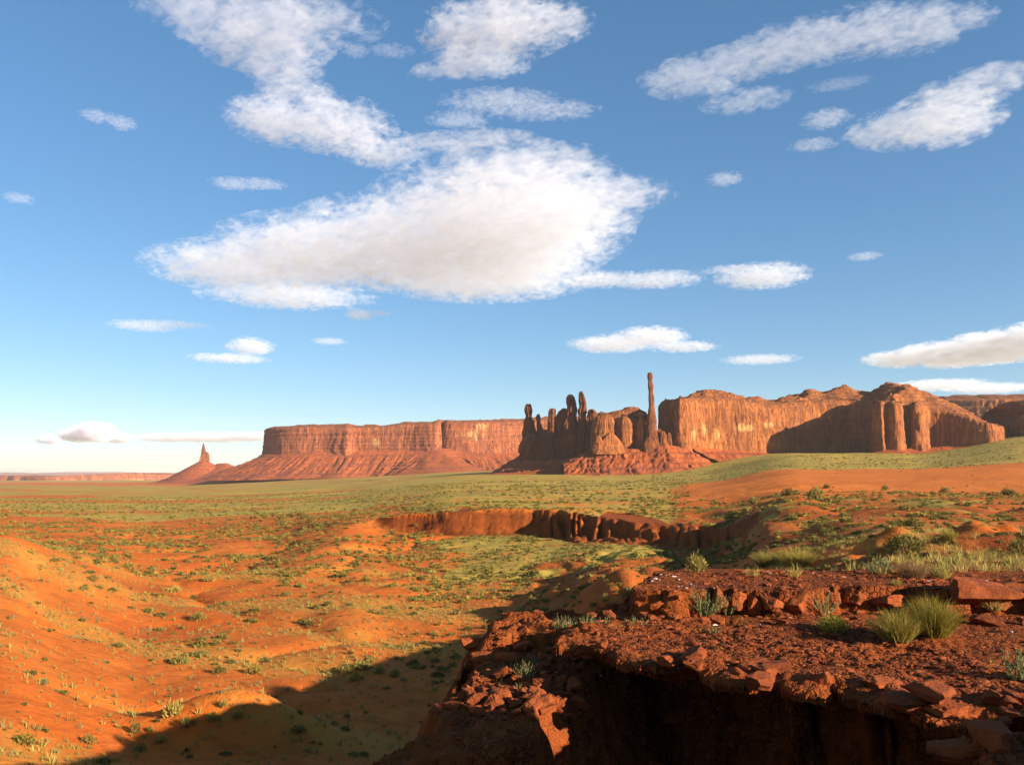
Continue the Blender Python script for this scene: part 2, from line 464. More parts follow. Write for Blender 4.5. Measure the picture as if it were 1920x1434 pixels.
CLIFFMASK = ((k > .02) & (k < .98) & (ZH - ZL > 1.5)).astype(float)

# rolling relief
far = sstep(45, 130, GD)
Z += far * .75 * fbm2(GX / 34, GY / 34, 4) * (1 - .6 * CLIFFMASK) * (1 - .45 * sstep(300, 500, GD))
Z += sstep(20, 60, GD) * .10 * fbm2(GX / 5, GY / 5, 3)
Z += sstep(300, 700, GD) * 1.4 * fbm2(GX / 160, GY / 160, 3) + sstep(1000, 3000, GD) * 4 * fbm2(GX / 700, GY / 700, 3)
# rills on the left slopes
rl = sstep(60, 100, GD) * (1 - sstep(260, 330, GD)) * (1 - sstep(800, 900, GPX))
Z -= rl * 1.1 * (1 - np.abs(noise2(GX / 30 + .3 * noise2(GX / 12, GY / 12), GY / 55))) ** 6
Z += 3.0 * np.exp(-((GX + 19.0) / 5.6) ** 2 - ((GY - 62.5) / 2.6) ** 2) - .9 * np.exp(-((GX + 22.5 - .35 * (GY - 68)) / 9) ** 2 - ((GY - 68.5 - .3 * (GX + 22)) / 1.6) ** 2)
# badland mounds on the bench to the right and in the wash behind the ledge
mr = sstep(1200, 1300, GPX) * sstep(95, 130, GD) * (1 - sstep(230, 280, GD))
Z += mr * (2.6 * np.abs(noise2(GX / 17, GY / 30)) - .8)
mw = sstep(960, 1010, GPX) * (1 - sstep(1300, 1400, GPX)) * sstep(85, 100, GD) * (1 - sstep(170, 200, GD))
Z += mw * (2.6 * np.abs(noise2(GX / 11 + 5, GY / 20)) + 1.1 * np.abs(noise2(GX / 4.2, GY / 7 + 2)) - 1.1)
# dunes
dn = sstep(1240, 1330, GPX + 25 * noise2(GD / 40, GX / 60)) * sstep(285, 330, GD + 18 * noise2(GX / 40, GY / 60)) * (1 - sstep(640, 720, GD))
Z += dn * 2.2 * (1 - np.abs(noise2(GX / 130 + 2, GY / 70))) ** 2

# ledges close to the camera
nr = DR < 110
x, y = GX[nr], GY[nr]
z = Z[nr]
BENCH_POLY = [(2.2, 16.4), (2.9, 16.1), (4, 16.3), (5.2, 15.9), (7, 16.2), (8.6, 15.6), (12, 15.6), (20, 15), (40, 12), (90, 10), (90, 60), (16, 60), (14.5, 54), (11, 44), (7.3, 32), (4.2, 22.5)]
LIP = [(1.0, 15.4), (.75, 14.1), (1.3, 13.5), (1.9, 12.6), (2.45, 12.75), (2.7, 11.9), (3.0, 11.45), (3.35, 12.0), (3.75, 11.1), (4.1, 11.5), (4.45, 10.75), (4.75, 10.2), (5.25, 9.7), (5.5, 10.4), (6.0, 10.2), (6.4, 9.7), (7.5, 8.9), (9, 8.4)]
NL = 15
LEDGE_POLY = [(1.2, 15.6), (1.9, 15.4)] + [(px_ + 1.25, py_ + 1.9) for px_, py_ in LIP[2:NL]] + LIP[NL:] + [(14, 8), (40, 4), (90, 4), (90, 17), (5, 17.5), (2.4, 17.6), (1.7, 17.2), (1.4, 16.4)]
PROM_POLY = [(-.45, 17.9), (.5, 18.3), (1.4, 18.2), (2.2, 16), (1.9, 14.4), (1.15, 13.7), (.5, 12.9), (.42, 12.2), (.15, 11.6), (-.5, 11.4), (-1.5, 10.9), (-.85, 12.0), (-.98, 13.1), (-.75, 15.2)]
CAM_POLY = [(-8, -1), (-1.5, .9), (.8, 1.3), (2.6, 1.6), (5, 3.4), (7.2, 6.0), (9.5, 7.4), (14, 8.2), (60, 6), (60, -60), (-8, -60)]
OUT_POLY = [(4.3, 8.2), (4.7, 8.9), (5.6, 8.9), (7.5, 8.8), (10, 7.6), (8, 5.5), (6, 5.5), (4.6, 7.2)]
bt = {13: -2.02, 17: -2.1, 21: -2.25, 25: -2.55, 32: -2.85, 40: -3.15, 50: -3.7, 60: -4.3, 80: -5.4, 110: -7}
bk = sorted(bt)
zb = pchip(np.log(bk), np.array([bt[q] for q in bk]), np.log(DR[nr]))[:, None] + 0 * x
zb -= 2.0 * sstep(21, 34, y) * (1 - sstep(1470, 1700, 960 + F * x / np.maximum(y, 1)))
zb -= 1.3 * sstep(40, 60, y) * (1 - sstep(1430, 1600, 960 + F * x / np.maximum(y, 1)))
zb += 1.25 * sstep(27, 40, y) * noise2(x / 4.3 + 2.7, y / 5.0) + .5 * sstep(24, 34, y) * noise2(x / 1.7, y / 2.2 + 5)
zb += .10 * fbm2(x / 3.0, y / 3.0, 4) - .02 * np.maximum(0, 30 - x) * sstep(20, 60, y)
_cell = _g3[_perm[_perm[np.floor(x / .45 + .35 * noise2(x, y)).astype(np.int64) & 255] + (np.floor(y / .5 + .35 * noise2(y, x)).astype(np.int64) & 255)], 0]
wob = .16 * fbm2(x / .9, y / .9, 4) + .25 * noise2(x / 3.1, y / 3.1) + .16 * _cell
def plateau(z, poly, ztop, slope, wobble, lip=0.0):
    sd = sd_poly(x, y, poly) + wobble
    zz = np.where(sd > 0, ztop - lip * np.exp(-np.maximum(sd, 0) / .35), ztop - lip + slope(np.minimum(sd, 0)))
    return np.maximum(z, zz), sd
def cliffside(d):                   # d <= 0: a steep face that ends in a scree foot
    q = np.where(d > -1.1, 3.2 * d, 3.2 * -1.1 + .75 * (d + 1.1)) + .12 * noise2(x / .7, y / .7)
    s = q / .42
    return .35 * q + .65 * .42 * (np.floor(s) + sstep(.55, 1.0, s - np.floor(s)))
rub = fbm2(x / .55, y / .55, 5, .62)
zpm = -3.30 + .055 * (y - 13) + .05 * x + .10 * rub
z, sdp = plateau(z, PROM_POLY, zpm, lambda d: np.where(y < 12.2, 4.5, 2.2) * np.maximum(d, -.9) + .8 * np.minimum(d + .9, 0), wob * .8)
# low scarp across the back of the spur
z += .28 * sstep(0, .12, (y - 15.9 + .35 * noise2(x / .6, y * 0) + .8 * wob)) * (sdp > .05) * sstep(0, .5, sdp)
def ledge_top(x, y): return -2.66 + .02 * (x - 3) + .03 * (y - 12) + .045 * fbm2(x / 1.2, y / 1.2, 5, .6)
zl = ledge_top(x, y)
z, sdl = plateau(z, LEDGE_POLY, zl, cliffside, wob, .05)
z, sdb = plateau(z, BENCH_POLY, zb, lambda d: 3.0 * d, wob * .9, .03)
nn_ = .515 * x + .857 * y
z, sdc = plateau(z, CAM_POLY, -1.62 + .055 * np.clip(x, 0, 30) + 1.35 * (1 - sstep(10.6, 10.95, nn_)) * sstep(6.0, 8.2, x) + .05 * fbm2(x / 2, y / 2, 3), cliffside, wob)  # includes an unseen ridge to the right, added to shade the spur's front
z, sdo = plateau(z, OUT_POLY, -2.60 + .16 * fbm2(x / .8, y / .8, 4), lambda d: 2.6 * d, wob)
z += (.018 * fbm2(x / .18, y / .18, 3)) * sstep(-3, -1, np.maximum.reduce([sdp, sdl, sdb])) * (1 - sstep(25, 50, GD[nr]))
Z[nr] = z

def slab(poly, top, thick, name, step=.022, seed=0):
    """a shelf of rock that juts out over the hollow: real top, underside and broken edge"""
    pl = np.array(poly)
    xs_ = np.arange(pl[:, 0].min() - .3, pl[:, 0].max() + .3, step); ys_ = np.arange(pl[:, 1].min() - .3, pl[:, 1].max() + .3, step)
    X, Y = np.meshgrid(xs_, ys_)
    cell = _g3[_perm[_perm[np.floor(X / .38 + .4 * noise2(X * 1.3, Y)).astype(np.int64) & 255] + (np.floor(Y / .42 + .4 * noise2(Y, X * 1.1)).astype(np.int64) & 255)], 0]
    sd = sd_poly(X, Y, pl) + .14 * fbm2(X / .8 + seed, Y / .8, 4) + .16 * cell + 0.02 * fbm2(X / .12, Y / .12, 2)
    zt = top(X, Y) + .012 + .03 * fbm2(X / .25, Y / .25, 4) - .10 * np.exp(-np.maximum(sd, 0) / .10)
    lay = np.floor(sd / .16 + .6 * fbm2(X / .5, Y / .5, 3))
    zb_ = zt - .05 - thick * np.clip(.12 + lay * .16, 0.05, 1) - .02 * np.abs(fbm2(X / .3 + 4, Y / .3, 3))
    Fc = gridfaces(*X.shape)
    Fc = Fc[(sd.ravel()[Fc] > 0).all(1)]
    ed = np.concatenate([Fc[:, [0, 1]], Fc[:, [1, 2]], Fc[:, [2, 3]], Fc[:, [3, 0]]])
    key = ed.min(1).astype(np.int64) * X.size + ed.max(1)
    u, first, cnt = np.unique(key, return_index=True, return_counts=True)
    be = ed[first[cnt == 1]]
    n_ = X.size
    side = np.stack([be[:, 1], be[:, 0], be[:, 0] + n_, be[:, 1] + n_], -1)
    F_ = np.concatenate([Fc, Fc[:, ::-1] + n_, side])
    Vv = np.concatenate([np.stack([X, Y, zt], -1).reshape(-1, 3), np.stack([X, Y, zb_], -1).reshape(-1, 3)])
    used = np.unique(F_); rmp = np.zeros(len(Vv), np.int64); rmp[used] = np.arange(len(used))
    o = build(name, Vv[used], rmp[F_], M_GROUND, loc=(4, 12, -2.7), smooth=False, attrs={'veg': np.zeros(len(used)), 'tone': np.full(len(used), .85), 'sand': np.zeros(len(used))})
    return tag(o, kind='structure')
SLAB_POLY = LIP[1:NL + 1] + [(LIP[NL][0] + .3, LIP[NL][1] + 1.0)] + [(q + 1.7, r + 2.6) for q, r in LIP[NL - 1:1:-1]] + [(1.7, 15.9), (1.0, 15.5)]
slab(SLAB_POLY, ledge_top, .42, 'ledge')

def gidx(xx, yy):
    xx = np.asarray(xx, float); yy = np.asarray(yy, float)
    a = np.arctan2(xx, yy); r = np.hypot(xx, yy)
    D = r * np.cos(np.minimum(np.abs(a), math.radians(40)))
    fi = np.interp(np.log(np.maximum(D, .6)), LND, np.arange(len(DR))); fj = np.interp(np.degrees(a), AZ, np.arange(len(AZ)))
    return fi, fj
def samp(G, xx, yy):
    fi, fj = gidx(xx, yy)
    i = np.clip(fi.astype(int), 0, len(DR) - 2); j = np.clip(fj.astype(int), 0, len(AZ) - 2)
    u = fi - i; v = fj - j
    return (G[i, j] * (1 - v) + G[i, j + 1] * v) * (1 - u) + (G[i + 1, j] * (1 - v) + G[i + 1, j + 1] * v) * u
def gz(xx, yy): return samp(Z, xx, yy)

def ray_hit(px, py):
    Ds = np.exp(np.linspace(math.log(4), math.log(3000), 5000))
    p = np.array([P(px, py, d) for d in Ds])
    b = p[:, 2] < gz(p[:, 0], p[:, 1])
    return p[int(np.argmax(b))]

# plant cover, dark clay, bare dune sand
gn = fbm2(GX / 60, GY / 60, 4); gn2 = fbm2(GX / 16, GY / 16, 4)
lz = 1 - sstep(640, 760, GPX)                                 # left slopes
veg = .10 + .16 * gn2
veg = np.where(GD > 100, veg, veg - .06)
plain = sstep(330, 420, GD + 50 * gn) * (1 - .75 * np.exp(-((np.log(GD) - math.log(3300) - .08 * gn) / .22) ** 2)) * .95
veg = np.maximum(veg, plain * np.clip(.72 + .55 * fbm2(GX / 210, GY / 110, 4) + .25 * gn, .1, 1) * (1 - sstep(1290, 1400, GPX) * (1 - sstep(640, 700, GD))))
ctr = sstep(690, 800, GPX) * (1 - sstep(1230, 1330, GPX))
veg = np.maximum(veg, ctr * k * sstep(0, 10, GD - Dc) * (.62 + .3 * gn2))
veg = np.maximum(veg, ctr * (1 - k) * sstep(130, 175, GD + 20 * gn2) * sstep(760, 850, GPX + 60 * gn2 - .5 * (250 - GD)) * (.66 + .25 * gn2))
rt = sstep(1230, 1330, GPX)
veg = np.maximum(veg, rt * sstep(90, 160, GD) * (1 - sstep(290, 330, GD)) * (.38 + .35 * gn2))
veg = np.maximum(veg, rt * sstep(640, 700, GD) * (.78 + .2 * gn))
veg = np.maximum(veg, sstep(1350, 1450, GPX) * sstep(24, 34, GD) * (1 - sstep(80, 120, GD)) * (.36 + .3 * gn2))
veg = veg * (1 - dn) * (1 - CLIFFMASK)
veg[GD < 60] *= .8
tone = .12 + .25 * gn2
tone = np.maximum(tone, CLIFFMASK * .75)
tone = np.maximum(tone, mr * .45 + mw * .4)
tn = np.zeros_like(tone)
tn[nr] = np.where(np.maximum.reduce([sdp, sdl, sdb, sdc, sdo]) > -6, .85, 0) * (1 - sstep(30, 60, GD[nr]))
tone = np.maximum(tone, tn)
sand = dn * .9
straw = np.clip(1.7 * noise2(GX / 40, GY / 11 + .02 * GX) + .3, 0, 1) * (1 - sstep(180, 260, GD)) * sstep(30, 45, GD) * (1 - sstep(850, 1000, GPX)) * .8
straw = np.maximum(straw, sstep(1400, 1600, GPX) * sstep(17, 22, GD) * (1 - sstep(70, 100, GD)) * np.clip(.3 + fbm2(GX / 5, GY / 5, 3), 0, 1) * .7)
straw = np.maximum(straw, sstep(200, 300, GD) * (1 - sstep(500, 700, GD)) * np.clip(.2 + fbm2(GX / 50, GY / 25, 3), 0, 1) * .6)

def near_line(pix, wd):
    pl = [ray_hit(*q)[:2] for q in pix]
    d = np.full(GX.shape, 1e9)
    for (ax, ay), (bx, by) in zip(pl[:-1], pl[1:]):
        ex, ey = bx - ax, by - ay
        t = np.clip(((GX - ax) * ex + (GY - ay) * ey) / (ex * ex + ey * ey), 0, 1)
        d = np.minimum(d, np.hypot(GX - ax - t * ex, GY - ay - t * ey))
    return np.clip(1.6 - d / wd, 0, 1)
track = near_line([(150, 1028), (175, 1040), (205, 1056), (240, 1074), (290, 1092)], .75) * np.clip(.7 + noise2(GX / 3, GY / 3), 0, 1)
road = near_line([(690, 985), (705, 968), (702, 955), (716, 945), (745, 940), (800, 936)], 2.4)
straw = np.maximum(straw * (1 - road), track * 1.3)
veg = veg * (1 - road) * (1 - track); sand = np.maximum(sand, road * .9)

V = np.stack([GX, GY, Z], -1).reshape(-1, 3)
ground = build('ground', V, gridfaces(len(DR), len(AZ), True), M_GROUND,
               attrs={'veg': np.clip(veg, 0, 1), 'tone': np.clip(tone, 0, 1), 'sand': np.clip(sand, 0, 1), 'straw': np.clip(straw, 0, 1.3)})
tag(ground, kind='structure')

# ------------------------------------------------------------------ cliffs, spires, talus
def ribbon(ctrl, nu, nv, nt, back, flute=(6.0, 30.0), batter=.10, seed=0, dome=.6, strata=1.2, mat=M_ROCK, name='cliff', parent=None, loc=None, pale=(), under=12, roundf=.12):
    """a cliff along a plan line. ctrl rows: px, depth, brink py, base py, skyline py"""
    c = np.array(ctrl, float)
    B = np.array([P(r[0], r[3], r[1]) for r in c]); T = np.array([P(r[0], r[2], r[1]) for r in c])
    S = np.array([P(r[0], r[4], r[1] + back * .6) for r in c])
    dl = np.r_[0, np.cumsum(np.hypot(np.diff(B[:, 0]), np.diff(B[:, 1])))]
    uu = np.linspace(0, dl[-1], nu)
    bx, by, zb_, zt, zs, pxs = [pchip(dl, q, uu) for q in (B[:, 0], B[:, 1], B[:, 2], T[:, 2], S[:, 2], c[:, 0])]
    tx = np.gradient(bx, uu); ty = np.gradient(by, uu)
    kern = np.ones(9) / 9
    tx = np.convolve(np.pad(tx, 4, 'edge'), kern, 'valid'); ty = np.convolve(np.pad(ty, 4, 'edge'), kern, 'valid')
    ln = np.hypot(tx, ty) + 1e-9
    nx, ny = ty / ln, -tx / ln                     # outward = towards the viewer
    vv = np.linspace(0, 1, nv)[:, None]
    H = (zt - zb_)[None, :]
    zc = (zb_[None, :] - under) + (H + under) * vv
    arc = np.where(vv > 1 - roundf, (1 - np.sqrt(np.clip(1 - ((vv - (1 - roundf)) / roundf) ** 2, 0, 1))), 0)
    off = batter * H * (1 - vv) - arc * roundf * H * .9
    s_ = uu[None, :] + 0 * vv
    A, L = flute
    so = seed * 37.1
    f1 = np.abs(noise2(s_ / L + so, zc / (L * 9) + so)); f2 = np.abs(noise2(s_ / (L * .38) + so, zc / (L * 3.5)))
    f3 = fbm2(s_ / (L * .16) + so, zc / (L * .6), 4)
    big = noise2(s_ / (L * 4.2) - so, zc / (L * 16))
    wq = s_ + L * .5 * noise2(s_ / (L * 1.7) + 3.3, zc / (L * 1.2))
    f1 = np.abs(noise2(wq / L + so, zc / (L * 9) + so)); f2 = np.abs(noise2(wq / (L * .38) + so, zc / (L * 2.5)))
    amp = np.clip(.55 + 1.1 * noise2(s_ / (L * 2.3) + 9.1, zc / (L * 3)), .12, 1.4)
    d = A * (1.3 * big + amp * (.75 * (f1 * 2 - .6) + .35 * (f2 * 2 - .6)) + .22 * f3)
    bedn = noise2(zc / 9.0 + so, s_ / 400); bed2 = noise2(zc / 3.1 - so, s_ / 150)
    d = d + strata * (np.sign(bedn) * np.abs(bedn) ** .5 + .5 * bed2)
    fade = np.clip(vv / .05, .5, 1)
    off = off + d * fade
    X = bx[None, :] + nx[None, :] * off; Y = by[None, :] + ny[None, :] * off
    ww = np.linspace(0, 1, nt + 1)[1:, None]
    rise = np.sin(np.clip(ww / dome, 0, 1) * math.pi / 2)
    zt_ = zc[-1][None, :] + (zs - zt)[None, :] * rise - .22 * back * np.clip((ww - dome) / (1 - dome), 0, 1) ** 2
    tn_ = fbm2((uu[None, :] + so * 3) / 55, ww * back / 40, 5, .55)
    zt_ = zt_ + tn_ * 4.2 * np.clip(ww * 6, 0, 1)
    terr = np.floor(zt_ / 7.0) * 7.0 + 7.0 * sstep(.55, 1.0, zt_ / 7.0 - np.floor(zt_ / 7.0))
    zt_ = zt_ * .5 + terr * .5
    Xt = X[-1][None, :] + 0 * ww; Yt = Y[-1][None, :] + ww * back
    zk = np.linspace(0, 1, 5)[1:, None]
    Xk = Xt[-1][None, :] + 0 * zk; Yk = Yt[-1][None, :] + 40 * zk
    Zk = zt_[-1][None, :] * (1 - zk) + (zb_[None, :] - under) * zk
    VX = np.concatenate([X, Xt, Xk]); VY = np.concatenate([Y, Yt, Yk]); VZ = np.concatenate([zc, zt_, Zk])
    pl = np.zeros_like(VX)
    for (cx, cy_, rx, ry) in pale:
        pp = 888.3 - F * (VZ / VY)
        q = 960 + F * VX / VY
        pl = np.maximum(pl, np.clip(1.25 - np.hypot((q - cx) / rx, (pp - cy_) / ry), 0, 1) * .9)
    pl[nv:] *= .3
    return build(name, np.stack([VX, VY, VZ], -1).reshape(-1, 3), gridfaces(len(VX), nu), mat, parent, loc, attrs={'pale': pl})

def talus_ribbon(ctrl, nu, nv, seed, name='talus_slope', parent=None, mat=None, gull=.35):
    """scree apron: ctrl rows px, depth, top py, foot distance (m), foot py"""
    c = np.array(ctrl, float)
    T = np.array([P(r[0], r[2], r[1]) for r in c])
    dl = np.r_[0, np.cumsum(np.hypot(np.diff(T[:, 0]), np.diff(T[:, 1])))]
    uu = np.linspace(0, dl[-1], nu)
    bx, by, zt, fo, fp = [pchip(dl, q, uu) for q in (T[:, 0], T[:, 1], T[:, 2], c[:, 3], c[:, 4])]
    tx = np.gradient(bx, uu); ty = np.gradient(by, uu)
    m = max(9, nu // 25) | 1
    kern = np.ones(m) / m
    tx = np.convolve(np.pad(tx, m // 2, 'edge'), kern, 'valid'); ty = np.convolve(np.pad(ty, m // 2, 'edge'), kern, 'valid')
    ln = np.hypot(tx, ty) + 1e-9
    nx, ny = ty / ln, -tx / ln
    vv = np.linspace(-.12, 1.15, nv)[:, None]
    s_ = uu[None, :] + 0 * vv
    zf = (by - fo) * tpy(fp) - 3
    drop = (zt - zf)[None, :]
    g = np.abs(noise2(s_ / 26 + seed * 9.7, vv * 1.2)) + .5 * np.abs(noise2(s_ / 9 - seed, vv * 2.0))
    prof = np.sign(vv) * np.abs(vv) ** .82
    zz = zt[None, :] - drop * prof + gull * 9 * (g - .35) * np.clip(vv * 4, 0, 1) * np.clip((1.2 - vv) * 2, 0, 1)
    zz = zz + 1.1 * fbm2(s_ / 12, vv * fo[None, :] / 12 + seed, 4)
    st = np.floor(zz / 11.0) * 11.0 + 11 * sstep(.3, .9, zz / 11.0 - np.floor(zz / 11.0))
    zz = zz * .62 + st * .38
    oo = vv * fo[None, :] * (1 + .14 * noise2(s_ / 60 + seed * 3.3, vv * .5))
    X = bx[None, :] + nx[None, :] * oo; Y = by[None, :] + ny[None, :] * oo
    return build(name, np.stack([X, Y, zz], -1).reshape(-1, 3), gridfaces(nv, nu), mat or M_TALUS, parent)

def mound(ridge, slope, x0, x1, y0, y1, n, seed, name='talus_slope', parent=None, loc=None, power=.92, mat=None, gull=1.0, sink=6.0):
    """scree heap below a ridge line of points px, depth, py; cells buried well under the ground are dropped"""
    R = np.array([P(p[0], p[2], p[1]) for p in ridge])
    nx_ = n; ny_ = max(20, int(n * (y1 - y0) / (x1 - x0)))
    X, Y = np.meshgrid(np.linspace(x0, x1, nx_), np.linspace(y0, y1, ny_))
    best = np.full(X.shape, -1e9); cid = np.zeros(X.shape)
    for i in range(max(1, len(R) - 1)):
        a = R[i]; b = R[min(i + 1, len(R) - 1)]
        e_ = b[:2] - a[:2]; l2 = (e_ ** 2).sum() + 1e-9
        t = np.clip(((X - a[0]) * e_[0] + (Y - a[1]) * e_[1]) / l2, 0, 1)
        d = np.hypot(X - a[0] - t * e_[0], Y - a[1] - t * e_[1])
        zz = a[2] + t * (b[2] - a[2]) - slope * d ** power * (40 ** (1 - power))
        cid = np.where(zz > best, np.arctan2(Y - a[1] - t * e_[1], X - a[0] - t * e_[0]) * 3 + t * math.sqrt(l2) / 18, cid)
        best = np.maximum(best, zz)
    dd = best.max() - best
    g = np.abs(noise2(cid * 1.1 + seed + .8 * noise2(X / 30, Y / 30), dd / 60)) + .5 * np.abs(noise2(cid * 2.3 + .9 * noise2(X / 14, Y / 14), dd / 25 + seed))
    zz = best - gull * np.clip(dd / 12, 0, 1) * 5 * (.75 - g) + .8 * fbm2(X / 9, Y / 9, 5, .6)
    st = np.floor(zz / 8.0) * 8.0 + 8 * sstep(.35, .85, zz / 8.0 - np.floor(zz / 8.0))
    zz = .6 * zz + .4 * st
    gg = gz(X, Y)
    keep = zz > gg - sink
    zz = np.maximum(zz, gg - sink)
    Fc = gridfaces(ny_, nx_)
    kf = keep.ravel()[Fc].any(1)
    Fc = Fc[kf]
    used = np.unique(Fc); rm = np.zeros(X.size, int); rm[used] = np.arange(len(used))
    Vv = np.stack([X, Y, zz], -1).reshape(-1, 3)[used]
    return build(name, Vv, rm[Fc], mat or M_TALUS, parent, loc)

def spire(rows, Y, depth=None, name='spire', parent=None, loc=None, mat=None, seed=0, n=56, ny=110, rough=.13, sup=3.0, lean=0):
    """a rock column from silhouette rows (py, left px, right px) at depth Y"""
    r = np.array(sorted(rows), float)
    t = r[:, 0]; q = np.linspace(t[0], t[-1], ny)
    l, rr = pchip(t, r[:, 1], q), pchip(t, r[:, 2], q)
    py = q
    zc = Y * tpy(py)
    k_ = CT - (717 - py) / F * ST
    cx = ((l + rr) / 2 - 960) / F / k_ * Y; a = (rr - l) / 2 / F * Y
    b = a * .9 if depth is None else np.minimum(np.full_like(a, depth / 2), 4 * a)
    if depth is not None: b = np.maximum(b, a * .5)
    cap = np.array([1.0] * ny)
    ph = np.linspace(0, 2 * math.pi, n, endpoint=False)
    c, s = np.cos(ph), np.sin(ph)
    pc = np.sign(c) * np.abs(c) ** (2 / sup); ps = np.sign(s) * np.abs(s) ** (2 / sup)
    wsc = max(a.mean(), 1.0)
    nz = fbm3(c[None, :] * 1.6 + seed * 7.3, s[None, :] * 1.6, zc[:, None] / (wsc * 5.0) + seed, 4, .6)
    fl = np.abs(noise3(c[None, :] * 3.2 + seed, s[None, :] * 3.2, zc[:, None] / (wsc * 14)))
    bed = noise2(zc[:, None] / (wsc * .5) + seed * 3, ph[None, :] * .4)
    lay = _g3[_perm[(np.floor(zc / (wsc * .9) + .5 * np.sin(zc / wsc)).astype(np.int64) + seed * 17) & 255], 0]
    crk = (1 - np.abs(noise3(c[None, :] * 2.1 + seed * 2, s[None, :] * 2.1, zc[:, None] / (wsc * 9)))) ** 8
    blk = _g3[_perm[_perm[np.floor(zc[:, None] / (wsc * 1.3) + 0 * ph[None, :]).astype(np.int64) & 255] + (np.floor(ph[None, :] * 1.6 + zc[:, None] / (wsc * 7)).astype(np.int64) & 255)], 1]
    k2 = 1 + rough * (1.15 * nz + .9 * (fl * 2 - .5) + .45 * bed + .55 * lay[:, None] + .55 * blk - 1.4 * crk)
    X = cx[:, None] + a[:, None] * pc[None, :] * k2; Yv = Y + b[:, None] * ps[None, :] * k2 + lean
    Zv = np.repeat(zc[:, None], n, 1)
    # rounded cap and sunk foot
    X = np.concatenate([cx[0] + (X[:1] - cx[0]) * .45, cx[0] + (X[:1] - cx[0]) * .86, X]); Yv = np.concatenate([Y + (Yv[:1] - Y) * .45, Y + (Yv[:1] - Y) * .86, Yv])
    Zv = np.concatenate([Zv[:1] + a[0] * .30, Zv[:1] + a[0] * .20, Zv])
    Vv = np.stack([X, Yv, Zv], -1).reshape(-1, 3)
    Fc = gridfaces(ny + 2, n, True)
    Vv = np.concatenate([Vv, [[cx[0], Y, zc[0] + a[0] * .32]]])
    tip = len(Vv) - 1
    capf = np.stack([np.full(n, tip), (np.arange(n) + 1) % n, np.arange(n), np.arange(n)], -1)
    capf = capf[:, :3]
    # quads and the tip fan as triangles
    tri = np.concatenate([Fc[:, [0, 1, 2]], Fc[:, [0, 2, 3]], capf])
    return build(name, Vv, tri[:, ::-1], mat or M_SPIRE, parent, loc, attrs={'pale': np.zeros(len(Vv))})

# long mesa far left
base = P(740, 885, 2950)
ma = thing('mesa', 'long flat-topped red mesa behind the spires, its left end a sheer bluff', 'mesa', base)
ribbon([(520, 3250, 806, 858, 804), (503, 3205, 805, 858, 802), (496, 3150, 803, 856, 801), (500, 3090, 802, 854, 800), (520, 3040, 801, 853, 799), (560, 3010, 800, 851, 797),
        (610, 3000, 801, 850, 796), (650, 2975, 800, 850, 795), (668, 3000, 801, 850, 797), (700, 2995, 800, 850, 797), (760, 2985, 795, 848, 792), (816, 2960, 791, 848, 789),
        (823, 2975, 790, 848, 788), (828, 3110, 790, 848, 788), (836, 3010, 789, 848, 788), (870, 3000, 790, 849, 788), (930, 3020, 790, 850, 787), (985, 3050, 788, 851, 784), (1060, 3080, 785, 851, 781), (1160, 3120, 783, 851, 779)],
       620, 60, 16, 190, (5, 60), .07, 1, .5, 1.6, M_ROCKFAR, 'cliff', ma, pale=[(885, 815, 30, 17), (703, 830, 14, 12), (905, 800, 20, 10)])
talus_ribbon([(525, 3300, 857, 180, 889), (494, 3190, 855, 190, 893), (488, 3090, 853, 200, 894), (520, 3035, 851, 190, 893), (600, 2990, 849, 190, 890), (680, 2985, 849, 200, 888), (745, 2978, 847, 190, 886),
              (790, 2960, 847, 230, 885), (822, 2940, 847, 310, 889), (855, 2980, 848, 250, 886), (930, 3010, 849, 230, 884), (1000, 3040, 850, 220, 882), (1160, 3110, 850, 220, 880)], 500, 60, 2, 'talus_slope', ma, gull=.9)

# lone needle butte at far left
bb = thing('butte', 'small butte with one needle of rock on a red cone, far left', 'butte', P(383, 900, 4000))
mound([(383, 4000, 859)], .60, -1800, -1150, 3700, 4300, 120, 3, 'talus_cone', bb, power=.97, gull=.35)
mound([(383, 4020, 872), (424, 4010, 867)], .40, -1800, -1050, 3650, 4300, 130, 5, 'lower_slope', bb, power=.95, gull=.4)
spire([(831, 380.8, 382.2), (836, 379.6, 383.8), (843, 378.6, 385.2), (850, 377.6, 387), (864, 375, 391)], 4000, None, 'spire', bb, mat=M_ROCKFAR, seed=2, rough=.10)
spire([(847, 388, 390), (851, 386.5, 391.5), (864, 385, 394)], 3995, None, 'spire', bb, mat=M_ROCKFAR, seed=5)
mound([(430, 3950, 884), (500, 3260, 882)], .33, -1500, -800, 3200, 4250, 130, 8, 'saddle_slope', bb, power=.95)

# low cliffs on the left horizon, blue hills beyond
dc = ribbon([(-420, 7300, 891, 906, 890), (-200, 7000, 892, 907, 891), (0, 7100, 892, 907, 891), (90, 6900, 893, 907, 892), (150, 7000, 890, 906, 889), (240, 7200, 887, 904, 886), (300, 7400, 889, 903, 888), (420, 7900, 890, 900, 889)],
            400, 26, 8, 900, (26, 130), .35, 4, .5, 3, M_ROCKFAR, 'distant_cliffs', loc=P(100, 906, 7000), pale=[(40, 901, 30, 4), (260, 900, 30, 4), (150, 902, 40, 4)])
tag(dc, kind='structure')
hx = np.linspace(-26000, 9000, 160); hv = np.linspace(0, 1, 10)[:, None]
hz = (70 + 120 * np.abs(fbm2(hx / 5000, hx * 0 + 2.2, 4))) * np.exp(-((hx + 14000) / 9000) ** 2)
HX = hx[None, :] + 0 * hv; HY = 26000 + 5000 * hv + 0 * HX; HZ = -80 + np.sin(hv * math.pi) * (hz[None, :] + 40)
hills = build('hills', np.stack([HX, HY, HZ], -1).reshape(-1, 3), gridfaces(10, 160), M_TALUS, loc=(-8000, 26000, -80))
